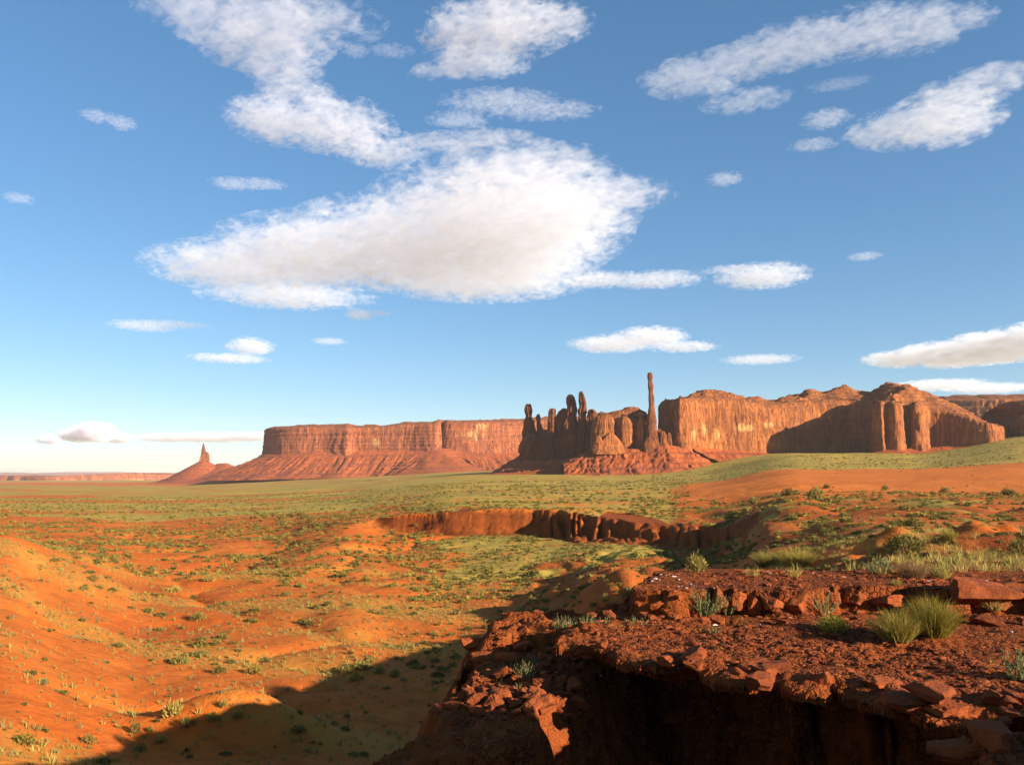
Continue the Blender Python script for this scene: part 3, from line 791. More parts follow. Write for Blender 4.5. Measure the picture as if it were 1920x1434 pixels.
tag(hills, kind='structure')

# spires in a row (middle)
yb = thing('spire_group', 'cluster of dark jagged spires joined at the foot, left of the tall thin needle', 'rock formation', P(1045, 870, 1470))
for i, (nm, rows, YS, dep) in enumerate([
    ('spire', [(759, 986, 996), (762, 984, 998), (770, 983, 999), (779, 986, 998), (784, 985, 998), (790, 982, 1003), (802, 981, 1004), (818, 979, 1006), (840, 977, 1010), (864, 974, 1014)], 1531, 26),
    ('spire', [(777, 1007, 1012), (783, 1004, 1013), (790, 1006, 1013), (800, 1006, 1017), (815, 1007, 1022), (838, 1006, 1026), (864, 1003, 1030)], 1522, 16),
    ('spire', [(767, 1031, 1040), (772, 1029, 1041.5), (785, 1028.5, 1041), (789, 1027, 1039), (800, 1027, 1040), (815, 1025, 1039), (838, 1023, 1041), (864, 1020, 1044)], 1496, 14),
    ('foot_wall', [(812, 1012, 1036), (825, 1004, 1044), (864, 1000, 1050)], 1514, 16),
    ('spire', [(767, 1053, 1062), (774, 1046, 1066), (784, 1042, 1070), (800, 1041, 1082), (864, 1034, 1090)], 1502, 24),
    ('spire', [(741, 1065, 1073), (746, 1062, 1077), (754, 1063, 1079), (764, 1065, 1080), (775, 1062, 1081), (800, 1056, 1086), (864, 1050, 1094)], 1492, 26),
    ('spire', [(735, 1086, 1092), (740, 1085, 1094), (746, 1086, 1096), (762, 1086, 1099), (770, 1083, 1099), (785, 1084, 1098), (805, 1083, 1101), (864, 1080, 1106)], 1480, 24),
    ('spire', [(769, 1103, 1114), (774, 1101, 1118), (785, 1100, 1121), (800, 1100, 1122), (820, 1099, 1124), (864, 1096, 1128)], 1472, 26),
    ('foot_wall', [(797, 1052, 1088), (806, 1040, 1098), (830, 1034, 1102), (868, 1030, 1108)], 1512, 22),
    ('foot_wall', [(822, 985, 1092), (834, 980, 1098), (868, 974, 1108)], 1520, 20)]):
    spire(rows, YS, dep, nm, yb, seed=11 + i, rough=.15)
mound([(984, 1528, 846), (1045, 1506, 846), (1100, 1479, 848)], .62, -110, 250, 1330, 1650, 260, 3, 'talus_slope', yb, power=.93, gull=.8)
mound([(930, 1440, 884), (1040, 1405, 879), (1130, 1410, 874)], .32, -150, 280, 1300, 1520, 260, 9, 'lower_bench', yb, power=.95, gull=.7)

# fins between the row of spires and the tall needle
fn = thing('rock_fins', 'rounded sandstone fins between the spire cluster and the tall needle', 'rock formation', P(1165, 850, 1430))
ribbon([(1108, 1436, 786, 846, 785), (1111, 1416, 779, 846, 778), (1117, 1408, 777, 846, 775), (1128, 1404, 776, 846, 773), (1140, 1403, 775, 846, 772), (1149, 1404, 776, 846, 775), (1155, 1409, 783, 846, 782), (1160, 1404, 779, 846, 778), (1168, 1396, 779, 846, 777), (1180, 1394, 779, 846, 777), (1187, 1400, 782, 846, 781), (1191, 1406, 785, 846, 784),
        (1196, 1394, 777, 846, 774), (1206, 1391, 774, 846, 772), (1212, 1400, 782, 846, 781), (1218, 1424, 796, 846, 796)], 260, 60, 10, 34, (1.6, 16), .06, 21, .5, .6, M_ROCK, 'fin_wall', fn, roundf=.22)
for i, (rows, YS, dep) in enumerate([
    ([(812, 1140, 1148), (819, 1130, 1156), (830, 1120, 1164), (852, 1110, 1172)], 1380, 20),
    ([(817, 1116, 1124), (830, 1112, 1132), (852, 1106, 1140)], 1376, 16),
    ([(768, 1168, 1200), (774, 1140, 1212), (790, 1125, 1216), (850, 1115, 1220)], 1530, 40)]):
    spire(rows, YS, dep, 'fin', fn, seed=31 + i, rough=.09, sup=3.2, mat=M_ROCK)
mound([(1105, 1398, 842), (1160, 1384, 840), (1215, 1378, 842)], .45, 80, 300, 1290, 1480, 200, 6, 'talus_slope', fn, power=.94, gull=1.0)

# the tall needle
tp = thing('rock_spire', 'tallest and thinnest rock needle, standing free right of the spire cluster', 'rock spire', P(1222, 840, 1390))
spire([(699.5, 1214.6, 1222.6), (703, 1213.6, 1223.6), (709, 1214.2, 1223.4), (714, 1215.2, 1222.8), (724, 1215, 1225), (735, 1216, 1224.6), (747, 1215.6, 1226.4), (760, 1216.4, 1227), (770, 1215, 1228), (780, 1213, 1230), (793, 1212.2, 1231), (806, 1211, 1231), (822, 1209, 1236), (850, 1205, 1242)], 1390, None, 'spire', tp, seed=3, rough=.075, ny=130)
for i, (rows, dy) in enumerate([([(804, 1234, 1238), (810, 1231, 1241), (825, 1229, 1244), (850, 1226, 1248)], 2), ([(809, 1239, 1246), (816, 1237, 1249), (850, 1234, 1253)], -6), ([(811, 1251, 1256), (817, 1249, 1258), (850, 1246, 1262)], -2),
                                ([(822, 1210, 1222), (832, 1204, 1228), (850, 1198, 1234)], -8)]):
    spire(rows, 1390 + dy, None, 'pinnacle', tp, seed=50 + i, rough=.13)
mound([(1200, 1380, 842), (1248, 1372, 833), (1290, 1378, 838)], .62, 90, 430, 1220, 1470, 300, 12, 'talus_slope', tp, power=.93, gull=.7)

# big mesa on the right
rm = thing('mesa', 'broad domed orange mesa on the right with a big shadow on its wall', 'mesa', P(1500, 855, 1450))
RM = [(1262, 1620, 753, 840), (1240, 1540, 752, 840), (1236, 1492, 750, 840), (1244, 1462, 749, 840), (1250, 1456, 748, 840), (1256, 1440, 748, 840), (1266, 1425, 747, 840), (1268, 1398, 746, 840), (1277, 1388, 745, 840), (1288, 1390, 745, 840),
      (1297, 1412, 745, 841), (1330, 1432, 744, 843), (1370, 1440, 745, 846), (1410, 1448, 750, 848), (1440, 1458, 757, 850), (1480, 1478, 754, 852), (1520, 1496, 749, 853), (1560, 1504, 747, 854), (1595, 1504, 746, 854), (1624, 1488, 747, 853),
      (1637, 1440, 748, 851), (1641, 1392, 749, 848), (1646, 1370, 750, 846), (1656, 1360, 750, 846), (1664, 1366, 750, 846), (1672, 1358, 751, 846), (1686, 1352, 752, 846), (1697, 1360, 752, 846), (1702, 1378, 752, 846), (1709, 1379, 753, 846), (1715, 1360, 753, 846), (1726, 1354, 754, 846), (1738, 1362, 756, 845),
      (1748, 1376, 758, 843), (1775, 1368, 766, 840), (1805, 1352, 776, 838), (1838, 1334, 787, 835), (1862, 1326, 793, 833), (1880, 1340, 797, 831), (1890, 1400, 798, 830), (1895, 1480, 798, 830)]
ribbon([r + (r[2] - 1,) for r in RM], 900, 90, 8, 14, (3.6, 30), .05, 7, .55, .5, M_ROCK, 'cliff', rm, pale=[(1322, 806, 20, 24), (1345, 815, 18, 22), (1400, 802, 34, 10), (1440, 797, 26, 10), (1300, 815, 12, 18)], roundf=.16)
# slickrock top: level beds stepping up to the skyline
def mesa_top(plan, sky, back, edge, n, name, parent, seed, ramp=75, cut=7):
    pl = np.array([P(r[0], r[2], r[1])[:2] for r in plan]); br = np.array([P(r[0], r[2], r[1])[2] for r in plan])
    poly = np.concatenate([pl, [[pl[-1, 0] + 60, back], [pl[0, 0] - 20, back]]])
    x0, x1 = poly[:, 0].min(), poly[:, 0].max(); y0 = poly[:, 1].min()
    X, Y = np.meshgrid(np.linspace(x0, x1, n), np.linspace(y0, back, n // 2))
    sd = sd_poly(X, Y, poly)
    dd = np.full(X.shape, 1e9); zb_ = np.zeros(X.shape); wsum = np.zeros(X.shape)
    for (a, b), zz in zip(pl, br):
        wgt = 1.0 / ((X - a) ** 2 + (Y - b) ** 2 + 30.0) ** 2
        zb_ += wgt * zz; wsum += wgt
    zb_ /= wsum
    sk = np.array(sky, float)
    px_ = 960 + F * X / Y
    zs = pchip(sk[:, 0], np.array([tpy(v) for v in sk[:, 1]]), px_.ravel()).reshape(X.shape) * edge
    bk = np.clip((back - Y) / 60, 0, 1)
    sdf = np.minimum(sd, 400)
    t = sstep(0, ramp, sd + 14 * noise2(X / 40 + seed, Y / 40))
    q = zb_ - 2.5 + (zs - zb_ + 2.5) * t - 8 * (1 - bk)
    q = q + t * 5.0 * fbm2(X / 42 + seed, Y / 30, 5, .55)
    s_ = q / 6.5 + .3 * noise2(X / 60, Y / 60)
    q = .5 * q + .5 * 6.5 * (np.floor(s_) + sstep(.6, 1, s_ - np.floor(s_)) - .3 * noise2(X / 60, Y / 60))
    q = np.where(sd < cut + 6, np.minimum(q, zb_ - 1.0 + .2 * (sd - cut)), q)
    Fc = gridfaces(X.shape[0], X.shape[1])
    Fc = Fc[(sd.ravel()[Fc] > cut).all(1)]
    used = np.unique(Fc); rmp = np.zeros(X.size, int); rmp[used] = np.arange(len(used))
    Vv = np.stack([X, Y, q], -1).reshape(-1, 3)[used]
    return build(name, Vv, rmp[Fc], M_ROCK, parent, attrs={'pale': np.zeros(len(Vv))})
mesa_top(RM, [(1225, 752), (1245, 749), (1280, 744), (1305, 740), (1325, 736), (1350, 738), (1385, 742), (1400, 747), (1420, 747), (1440, 751), (1455, 749), (1470, 742), (1500, 738), (1520, 729), (1545, 731), (1560, 727), (1590, 724), (1610, 730), (1635, 733), (1650, 726), (1668, 718), (1684, 723), (1710, 735), (1740, 746), (1790, 768), (1840, 786), (1900, 796)],
         1680, 1560, 520, 'dome_top', rm, 3)
talus_ribbon([(1296, 1400, 838, 46, 858), (1330, 1424, 842, 56, 858), (1420, 1444, 847, 36, 858), (1520, 1488, 852, 24, 858), (1600, 1492, 852, 24, 858), (1632, 1424, 850, 30, 856), (1646, 1366, 844, 42, 856), (1690, 1350, 843, 46, 856), (1740, 1358, 842, 46, 854), (1800, 1350, 836, 36, 848), (1860, 1324, 832, 26, 842), (1884, 1336, 830, 20, 840)], 420, 30, 5, 'talus_slope', rm, gull=.3)

# far mesas on the right edge
rb = thing('mesa', 'shaded rock shoulder with a dark alcove at the right edge', 'mesa', P(1890, 830, 1560))
ribbon([(1846, 1440, 798, 834, 794), (1860, 1436, 799, 833, 793), (1874, 1440, 796, 832, 790), (1890, 1430, 789, 832, 783), (1904, 1402, 781, 832, 775), (1914, 1372, 772, 832, 765), (1940, 1345, 764, 830, 756), (1990, 1320, 757, 826, 748), (2080, 1300, 757, 824, 748)],
       320, 60, 20, 160, (4, 30), .10, 9, .6, 1.0, M_ROCK, 'cliff', rb, roundf=.25)
rc = thing('mesa', 'low distant mesa rim beyond the right end of the domed mesa', 'mesa', P(1830, 775, 2300))
ribbon([(1640, 2500, 752, 790, 750), (1720, 2420, 750, 790, 747), (1775, 2380, 750, 790, 746), (1830, 2330, 749, 790, 744), (1880, 2300, 748, 790, 742), (1950, 2280, 747, 790, 741), (2060, 2240, 747, 790, 741)],
       260, 40, 12, 300, (9, 45), .25, 13, .5, 1.5, M_ROCK, 'cliff', rc)
# ------------------------------------------------------------------ plants
def bush_faces(n, seed, leaf=.16, flat=.75, up=.3, wid=.28):
    """a mound of n leaf blades, radius 1, height flat; returns verts (n*3,3)"""
    r = np.random.default_rng(seed)
    th = r.uniform(0, 2 * math.pi, n); cz = r.uniform(0.02, 1, n) ** .8
    lump = 1 + .28 * noise3(np.cos(th) * 1.7 + seed, np.sin(th) * 1.7, cz * 1.7)
    R = r.uniform(.35, 1, n) ** .45 * lump
    sx = np.sqrt(1 - cz ** 2)
    c = np.stack([np.cos(th) * sx * R, np.sin(th) * sx * R, cz * R * flat], -1)
    d = c / (np.linalg.norm(c, axis=1)[:, None] + 1e-6) + r.normal(0, .55, (n, 3)) + np.array([0, 0, up])
    d /= np.linalg.norm(d, axis=1)[:, None]
    s = np.cross(d, r.normal(size=(n, 3))); s /= np.linalg.norm(s, axis=1)[:, None] + 1e-6
    L = leaf * r.uniform(.7, 1.4, n)[:, None]
    return np.stack([c - d * L * .5 - s * L * wid, c - d * L * .5 + s * L * wid, c + d * L * .8], 1).reshape(-1, 3)

def stems(n, seed, h=1.0, spread=.6, w0=.012, base=.15, curve=.35, jit=.25):
    """n thin upright stems fanning out of a foot; two tapering segments each -> tris"""
    r = np.random.default_rng(seed)
    th = r.uniform(0, 2 * math.pi, n); q = r.uniform(0, 1, n) ** .5
    b = np.stack([np.cos(th) * q * base, np.sin(th) * q * base, 0 * q - .03], -1)
    hh = h * (1 - .35 * q ** 2) * r.uniform(.65, 1.05, n)
    out = spread * q
    mid = b + np.stack([np.cos(th) * out * .42, np.sin(th) * out * .42, hh * .55], -1) + r.normal(0, .03 * h, (n, 3)) * jit * 4 * np.array([1, 1, .3])
    top = b + np.stack([np.cos(th) * out * (1 + curve), np.sin(th) * out * (1 + curve), hh], -1) + r.normal(0, .05 * h, (n, 3)) * jit * 4 * np.array([1, 1, .3])
    a2 = r.uniform(0, math.pi, n)
    s = np.stack([np.cos(a2), np.sin(a2), 0 * a2], -1) * (w0 * r.uniform(.7, 1.3, n))[:, None]
    V = np.stack([b - s, b + s, mid + s * .8, b - s, mid + s * .8, mid - s * .8, mid - s * .8, mid + s * .8, top], 1)
    return V.reshape(-1, 3)

def tris(n): return np.arange(n * 3).reshape(-1, 3)

def template(name, V, mat):
    me = bpy.data.meshes.new(name)
    Fc = tris(len(V) // 3)
    me.vertices.add(len(V)); me.loops.add(Fc.size); me.polygons.add(len(Fc))
    me.vertices.foreach_set('co', V.astype(np.float32).ravel())
    me.loops.foreach_set('vertex_index', Fc.ravel().astype(np.int32))
    me.polygons.foreach_set('loop_start', np.arange(0, Fc.size, 3, dtype=np.int32))
    me.update(calc_edges=True); me.materials.append(mat)
    return me

def put(name, me, p, s, rot, label, cat, group):
    o = bpy.data.objects.new(name, me); COL.objects.link(o)
    o.location = Vector([float(c) for c in p]); o.scale = s if isinstance(s, tuple) else (s, s, s); o.rotation_euler = (0, 0, rot)
    return tag(o, label, cat, group)

# --- scattered sagebrush: where the plant cover is, by real area
def scatter(n, pxlo, pxhi, dlo, dhi, dens, seed):
    r = np.random.default_rng(seed)
    D = np.sqrt(r.uniform(dlo ** 2, dhi ** 2, n)); px = r.uniform(pxlo, pxhi, n)
    X = (px - 960) / F * D; Y = D
    keep = r.uniform(0, 1, n) < dens(px, D, X, Y)
    return np.stack([X[keep], Y[keep], gz(X[keep], Y[keep])], -1)

def clump(X, Y, s, seed): return np.clip(.5 + 1.1 * fbm2(X / s + seed, Y / s, 4), 0, 1)
def steep(X, Y): return samp(CLIFFMASK, X, Y)
pts, siz = [], []
def addp(p, lo, hi, seed):
    r = np.random.default_rng(seed)
    pts.append(p); siz.append(lo + (hi - lo) * r.uniform(0, 1, len(p)) ** 2.2)
Dcl = lambda px: np.interp(px, (600,) + CLIFF_PX, (300,) + CLIFF_D)
nosand = lambda X, Y: 1 - samp(dn, X, Y)
addp(scatter(10500, -60, 1010, 85, 330, lambda px, D, X, Y: clump(X, Y, 22, 1) ** 1.6 * np.where(D < 130, .35, 1) * (1 - steep(X, Y)), 21), .20, .82, 1)
addp(scatter(2800, 120, 800, 170, 345, lambda px, D, X, Y: clump(X, Y, 30, 17) * .9, 29), .32, .78, 9)
addp(scatter(420, -60, 900, 46, 110, lambda px, D, X, Y: clump(X, Y, 9, 3) ** 1.3, 22), .13, .40, 2)
addp(scatter(9000, -60, 1290, 300, 900, lambda px, D, X, Y: clump(X, Y, 40, 5) * np.clip((D - Dcl(px)) / 30, 0, 1), 23), .45, 1.15, 3)
addp(scatter(5200, 770, 1400, 80, 262, lambda px, D, X, Y: clump(X, Y, 12, 7) * (1 - steep(X, Y)), 24), .22, .62, 4)
addp(scatter(7200, 1180, 2000, 70, 345, lambda px, D, X, Y: clump(X, Y, 13, 9) ** 1.4 * nosand(X, Y) * (1 - steep(X, Y)), 25), .25, .85, 5)
addp(scatter(5200, 1220, 2000, 640, 1290, lambda px, D, X, Y: clump(X, Y, 50, 11) * nosand(X, Y), 26), .5, 1.2, 6)
addp(scatter(900, 1400, 2000, 24, 75, lambda px, D, X, Y: clump(X, Y, 7, 13) ** 2, 27), .10, .34, 7)
addp(scatter(160, 1240, 2000, 290, 660, lambda px, D, X, Y: clump(X, Y, 30, 15) ** 2 * samp(dn, X, Y), 28), .3, .7, 8)
p_all = np.concatenate(pts); s_all = np.concatenate(siz)
show = s_all / p_all[:, 1]
order = np.argsort(-show)
SAGE = [template('sagebrush', bush_faces(230, 100 + i, .26, .78), M_SAGE) for i in range(6)]
for q, i in enumerate(order[:300]):
    x_, y_, z_ = p_all[i]; s = s_all[i]
    px = 960 + F * x_ / y_
    if px < 760: lab, grp = 'small olive sagebrush mound on the orange slopes at the left', 'sagebrush on the left slopes'
    elif px < 1180: lab, grp = 'small olive sagebrush mound in the wash at the centre', 'sagebrush in the wash'
    else: lab, grp = 'small olive sagebrush mound on the red bench at the right', 'sagebrush on the right bench'
    sv = float(s)
    put('sagebrush', SAGE[q % 6], (x_, y_, z_ - .06 * s), (sv * random.uniform(.9, 1.5), sv * random.uniform(.9, 1.3), sv * random.uniform(.75, 1.1)), random.uniform(0, 6.28), lab, 'shrub', grp)
LOWT = [bush_faces(34, 200 + i, .62, .8, wid=.34) for i in range(8)]
def scrub(name, idx, seed, mat, T, sq=(1.0, 1.0)):
    r = np.random.default_rng(seed); out = []
    tk = r.integers(0, len(T), len(idx)); rot = r.uniform(0, 6.28, len(idx))
    for t in range(len(T)):
        j = idx[tk == t]
        if not len(j): continue
        c, s = np.cos(rot[tk == t]), np.sin(rot[tk == t])
        B = T[t]
        X = (B[None, :, 0] * c[:, None] - B[None, :, 1] * s[:, None]) * s_all[j][:, None] * sq[0]; Y = (B[None, :, 0] * s[:, None] + B[None, :, 1] * c[:, None]) * s_all[j][:, None] * sq[0]
        Zq = B[None, :, 2] * s_all[j][:, None] * sq[1]
        out.append(np.stack([X + p_all[j, 0:1], Y + p_all[j, 1:2], Zq + p_all[j, 2:3] - .05 * s_all[j][:, None]], -1).reshape(-1, 3))
    Vv = np.concatenate(out)
    o = build(name, Vv, tris(len(Vv) // 3), mat)
    return tag(o, kind='stuff')
rest = order[300:]
far_m = (rest % 3 == 0) & (p_all[rest, 1] > 120)
scrub('desert_scrub', rest[~far_m], 5, M_SAGE, LOWT)
scrub('yellow_scrub', rest[far_m], 6, M_BRUSH, LOWT)

# --- grass and small stalks: nobody could count them
def tufts(name, p, lo, hi, blades, seed, mat, spread=.45, w0=.03):
    T = [stems(blades, 300 + seed * 10 + i, 1.0, spread, w0, .22) for i in range(5)]
    r = np.random.default_rng(seed)
    sz = lo + (hi - lo) * r.uniform(0, 1, len(p)) ** 1.8
    out = []
    tk = r.integers(0, 5, len(p)); rot = r.uniform(0, 6.28, len(p))
    for t in range(5):
        m = tk == t; c, s = np.cos(rot[m])[:, None], np.sin(rot[m])[:, None]; B = T[t]; k_ = sz[m][:, None]
        out.append(np.stack([(B[None, :, 0] * c - B[None, :, 1] * s) * k_ + p[m, 0:1], (B[None, :, 0] * s + B[None, :, 1] * c) * k_ + p[m, 1:2], B[None, :, 2] * k_ + p[m, 2:3]], -1).reshape(-1, 3))
    Vv = np.concatenate(out)
    return tag(build(name, Vv, tris(len(Vv) // 3), mat), kind='stuff')
band = lambda X, Y: np.clip(1.6 * noise2(X / 40, Y / 11 + .02 * X) + .15, 0, 1)
gp = scatter(15000, -60, 1000, 46, 190, lambda px, D, X, Y: np.clip(band(X, Y) * 1.2 + .18 * clump(X, Y, 5, 2), 0, 1), 31)
tufts('dry_grass', gp, .20, .60, 10, 1, M_DRY, .42, .055)
gp = scatter(5200, 760, 1300, 95, 235, lambda px, D, X, Y: clump(X, Y, 12, 4) * (1 - steep(X, Y)), 32)
tufts('wash_grass', gp, .2, .5, 9, 2, M_DRY, .5, .04)
gp = scatter(5200, 1380, 2000, 19, 75, lambda px, D, X, Y: np.clip(clump(X, Y, 6, 6) ** 2 * 1.5 * sstep(1380, 1560, px + 6 * D - 150), 0, 1), 33)
tufts('bench_grass', gp, .16, .46, 13, 3, M_DRY, .40, .022)
gp = scatter(4200, -60, 900, 44, 130, lambda px, D, X, Y: clump(X, Y, 6, 8) ** 1.5, 34)
tufts('grey_stalks', gp, .20, .52, 8, 4, M_GREY, .32, .06)

# --- plants close enough to point at
def brush(name, px, py, wpx, hpx, label, cat='shrub', mat=M_BRUSH, n=700, seed=0, spread=None, group=None, w0=.006, yellow=False, hit=None):
    p = ray_hit(px, py) if hit is None else hit
    D = p[1]; wd = wpx / F * D / 2; h = hpx / F * D
    V = stems(n, seed, h, wd * .66, w0 * .85 * max(1, D / 16), wd * .42, .35, .55)
    V = V + p
    root = thing(name, label, cat, p, group)
    build('stems', V, tris(len(V) // 3), mat, root)
    if yellow:
        B = bush_faces(int(n * .9), seed + 1, .10, 1.0, .6, .4)
        B = B[np.repeat(B.reshape(-1, 3, 3)[:, :, 2].mean(1) > .25, 3)]
        B = B * np.array([wd * .98, wd * .98, h * .98]) + p
        build('flower_heads', B, tris(len(B) // 3), M_YELLOW, root)
    return root
def leafy(name, px, py, wpx, hpx, label, mat, n=420, seed=0, leaf=.2, group=None, cat='shrub'):
    p = ray_hit(px, py); D = p[1]; wd = wpx / F * D / 2; h = hpx / F * D
    B = bush_faces(n, seed, leaf, 1.0, .4, .22) * np.array([wd, wd * .9, h]) + p
    S = stems(max(12, n // 14), seed + 3, h * .8, wd * .7, .012 * D / 16, wd * .2) + p
    root = thing(name, label, cat, p, group)
    build('leaves', B, tris(len(B) // 3), mat, root)
    build('stems', S, tris(len(S) // 3), M_DEAD, root)
    return root
def spiky(name, px, py, wpx, hpx, label, n=60, seed=0, group=None, mat=M_GREY):
    p = ray_hit(px, py); D = p[1]; wd = wpx / F * D / 2; h = hpx / F * D
    r = np.random.default_rng(seed); out = []
    root = thing(name, label, 'weed', p, group)
    S = stems(n, seed, h, wd * .8, .006 * D / 14, wd * .45, .2, .2)
    st = S.reshape(n, 9, 3)
    # narrow leaves up each stalk
    lv = []
    for a in st:
        b0, b1 = a[0], a[8]
        for t in np.linspace(.25, 1, 9):
            c = b0 + (b1 - b0) * t; d = np.array([r.normal(0, .6), r.normal(0, .6), .9]); d /= np.linalg.norm(d)
            s = np.cross(d, r.normal(size=3)); s /= np.linalg.norm(s); L = h * .17 * (1.15 - .5 * t)
            lv += [c - s * L * .13, c + s * L * .13, c + d * L]
    build('stalks', S + p, tris(len(S) // 3), mat, root)
    lv = np.array(lv) + p
    build('leaves', lv, tris(len(lv) // 3), mat, root)
    return root
brush('rabbitbrush', 1748, 1192, 105, 82, 'largest feathery straw-tipped bush on the lower red ledge, right of the round yellow one', n=1500, seed=1)
brush('rabbitbrush', 1682, 1202, 92, 66, 'olive feathery bush leaning against the left of the largest straw-tipped bush', n=1100, seed=2)
brush('rabbitbrush', 1562, 1186, 62, 36, 'round yellow-topped bush on the lower ledge casting a long shadow', n=500, seed=3, yellow=True)
spiky('weed_clump', 1318, 1152, 74, 52, 'tall grey-green leafy weeds below the broken caprock, left of the yellow bush', 70, 4)
spiky('weed_clump', 1362, 1152, 44, 42, 'shorter grey-green weeds right beside the tall leafy weeds below the caprock', 36, 5)
spiky('weed_clump', 1545, 1150, 52, 46, 'thin grey-green weeds behind the round yellow bush', 30, 6)
spiky('weed_clump', 1338, 1196, 26, 34, 'single small pale weed on the bare lower ledge below the tall leafy weeds', 12, 7)
spiky('weed_clump', 1196, 1182, 46, 32, 'grey-green weed in the red rubble at the left end of the ledge', 30, 8)
spiky('weed_clump', 1908, 1288, 48, 82, 'tall grey-green weed at the right edge of the ledge', 30, 9)
spiky('dry_stalk', 1580, 1238, 10, 30, 'lone dry stalk standing at the lip of the lower ledge', 3, 10, mat=M_DRY)
spiky('dry_stalk', 1862, 1246, 10, 26, 'lone dry stalk left of the tall weed at the right edge', 3, 11, mat=M_DRY)
spiky('weed_clump', 984, 1272, 34, 36, 'largest grey-green weed on the low rubble spur', 34, 12)
spiky('weed_clump', 958, 1256, 28, 24, 'grey-green weed just left of the largest one on the rubble spur', 24, 13)
spiky('weed_clump', 1008, 1240, 50, 20, 'low wide weed at the back of the rubble spur', 30, 14)
spiky('weed_clump', 938, 1282, 22, 16, 'small olive weed at the left edge of the rubble spur', 16, 15, mat=M_BRUSH)
spiky('weed_clump', 972, 1290, 18, 14, 'small olive weed in front of the others on the rubble spur', 16, 16, mat=M_BRUSH)
for i, px in enumerate((1048, 1064, 1084, 1102, 1118, 1136)):
    spiky('weed_clump', px, 1178 + (i % 3) * 3, 24, 30 + 5 * (i % 2), 'grey-green stalks in the row along the back of the rubble spur', 14, 20 + i, 'row of stalks behind the spur')
brush('rabbitbrush', 1494, 1066, 82, 46, 'big olive-yellow bush on the upper bench above the caprock, left of the pale dome', n=900, seed=31)
brush('rabbitbrush', 1436, 1062, 56, 34, 'darker olive bush touching the left of the big one on the upper bench', n=520, seed=32, mat=M_SAGE)
spiky('weed_clump', 1412, 1080, 26, 24, 'pale spiky tuft in front of the darker olive bush', 24, 33, mat=M_DRY)
spiky('weed_clump', 1487, 1081, 32, 26, 'pale spiky tuft in front of the big olive-yellow bush', 30, 34, mat=M_DRY)
leafy('shrub', 1652, 1074, 52, 26, 'pale grey dome-shaped bush on the upper bench', M_GREY, 420, 35, .16)
brush('rabbitbrush', 1712, 1084, 74, 42, 'tangle of dry reddish stems right of the pale dome', n=420, seed=36, mat=M_DEAD, w0=.005)
brush('rabbitbrush', 1764, 1084, 56, 36, 'straw-coloured tangle touching the right of the dry reddish one', n=300, seed=37, mat=M_DRY, w0=.005)
leafy('shrub', 1700, 1038, 74, 34, 'dark green bush on the bench behind the dry reddish tangle', M_SAGE, 600, 38, .16)
brush('rabbitbrush', 1780, 1014, 36, 26, 'small round olive bush right of the dark green one', n=360, seed=39)
leafy('shrub', 1912, 1046, 50, 40, 'dark bush cut by the right edge of the picture', M_SAGE, 500, 40, .16)
leafy('shrub', 1306, 1072, 44, 34, 'dark leafy bush at the left rim of the upper bench', M_SAGE, 420, 41, .18)
brush('rabbitbrush', 1862, 1140, 60, 26, 'thin yellowish grass clump above the right end of the caprock', n=200, seed=42, mat=M_DRY)
brush('rabbitbrush', 1680, 1096, 26, 16, 'tiny yellow tuft at the edge of the caprock', n=120, seed=43)
for i, (px, py, w_, h_, lab, m) in enumerate([
    (323, 1342, 36, 28, 'round olive bush alone on the orange slope near the bottom left', M_BRUSH), (252, 1374, 22, 20, 'smaller round bush left of and below the lone olive one', M_SAGE),
    (282, 1372, 13, 13, 'tiny round bush between the two round ones at the bottom left', M_BRUSH), (166, 1394, 30, 16, 'flat grey bush near the bottom left corner', M_SAGE),
    (48, 1396, 44, 22, 'wide olive bush in the bottom left corner', M_BRUSH), (370, 1162, 32, 16, 'dark flat bush in the middle of the left slope', M_SAGE),
    (418, 1324, 16, 14, 'little green bush right of the lone olive one', M_BRUSH), (410, 1262, 30, 14, 'grey-green low bush above the edge of the big shadow', M_SAGE),
    (476, 1262, 32, 14, 'yellow-green low bush above the edge of the big shadow', M_BRUSH), (175, 1090, 20, 13, 'small dark bush beside the pale track', M_SAGE),
    (328, 1110, 24, 13, 'pale olive bush below the end of the pale track', M_BRUSH), (391, 1090, 26, 11, 'low wide bush right of the end of the pale track', M_BRUSH),
    (80, 1284, 20, 14, 'small grey bush on the left slope', M_GREY), (685, 1090, 20, 12, 'green bush on the orange slope left of the wash', M_BRUSH), (790, 1088, 18, 10, 'green bush on the orange slope beside the wash', M_SAGE)]):
    leafy('shrub', px, py, w_, h_, lab, m, 220, 60 + i, .24)
for i, (px, py, w_, h_, lab) in enumerate([
    (1530, 937, 34, 24, 'largest dark green juniper below the orange dune'), (1477, 929, 26, 15, 'dark juniper left of the largest one below the dune'), (1412, 945, 16, 15, 'small upright juniper left below the dune'),
    (1550, 915, 14, 8, 'tiny juniper at the foot of the dune'), (1660, 918, 16, 9, 'small juniper at the dune edge in the middle'), (1772, 925, 22, 12, 'juniper below the right part of the dune'), (1890, 928, 30, 13, 'dark juniper near the right edge below the dune')]):
    leafy('juniper', px, py, w_, h_, lab, M_SAGE, 380, 80 + i, .2, cat='juniper')
for i, px in enumerate((478, 496, 512, 528, 546, 564, 578)):
    leafy('shrub', px, 972 - (i % 3) * 2, 22, 9, 'dark green bush in the row along the foot of the left plain', M_SAGE, 120, 90 + i, .3, 'row of dark bushes on the left plain')
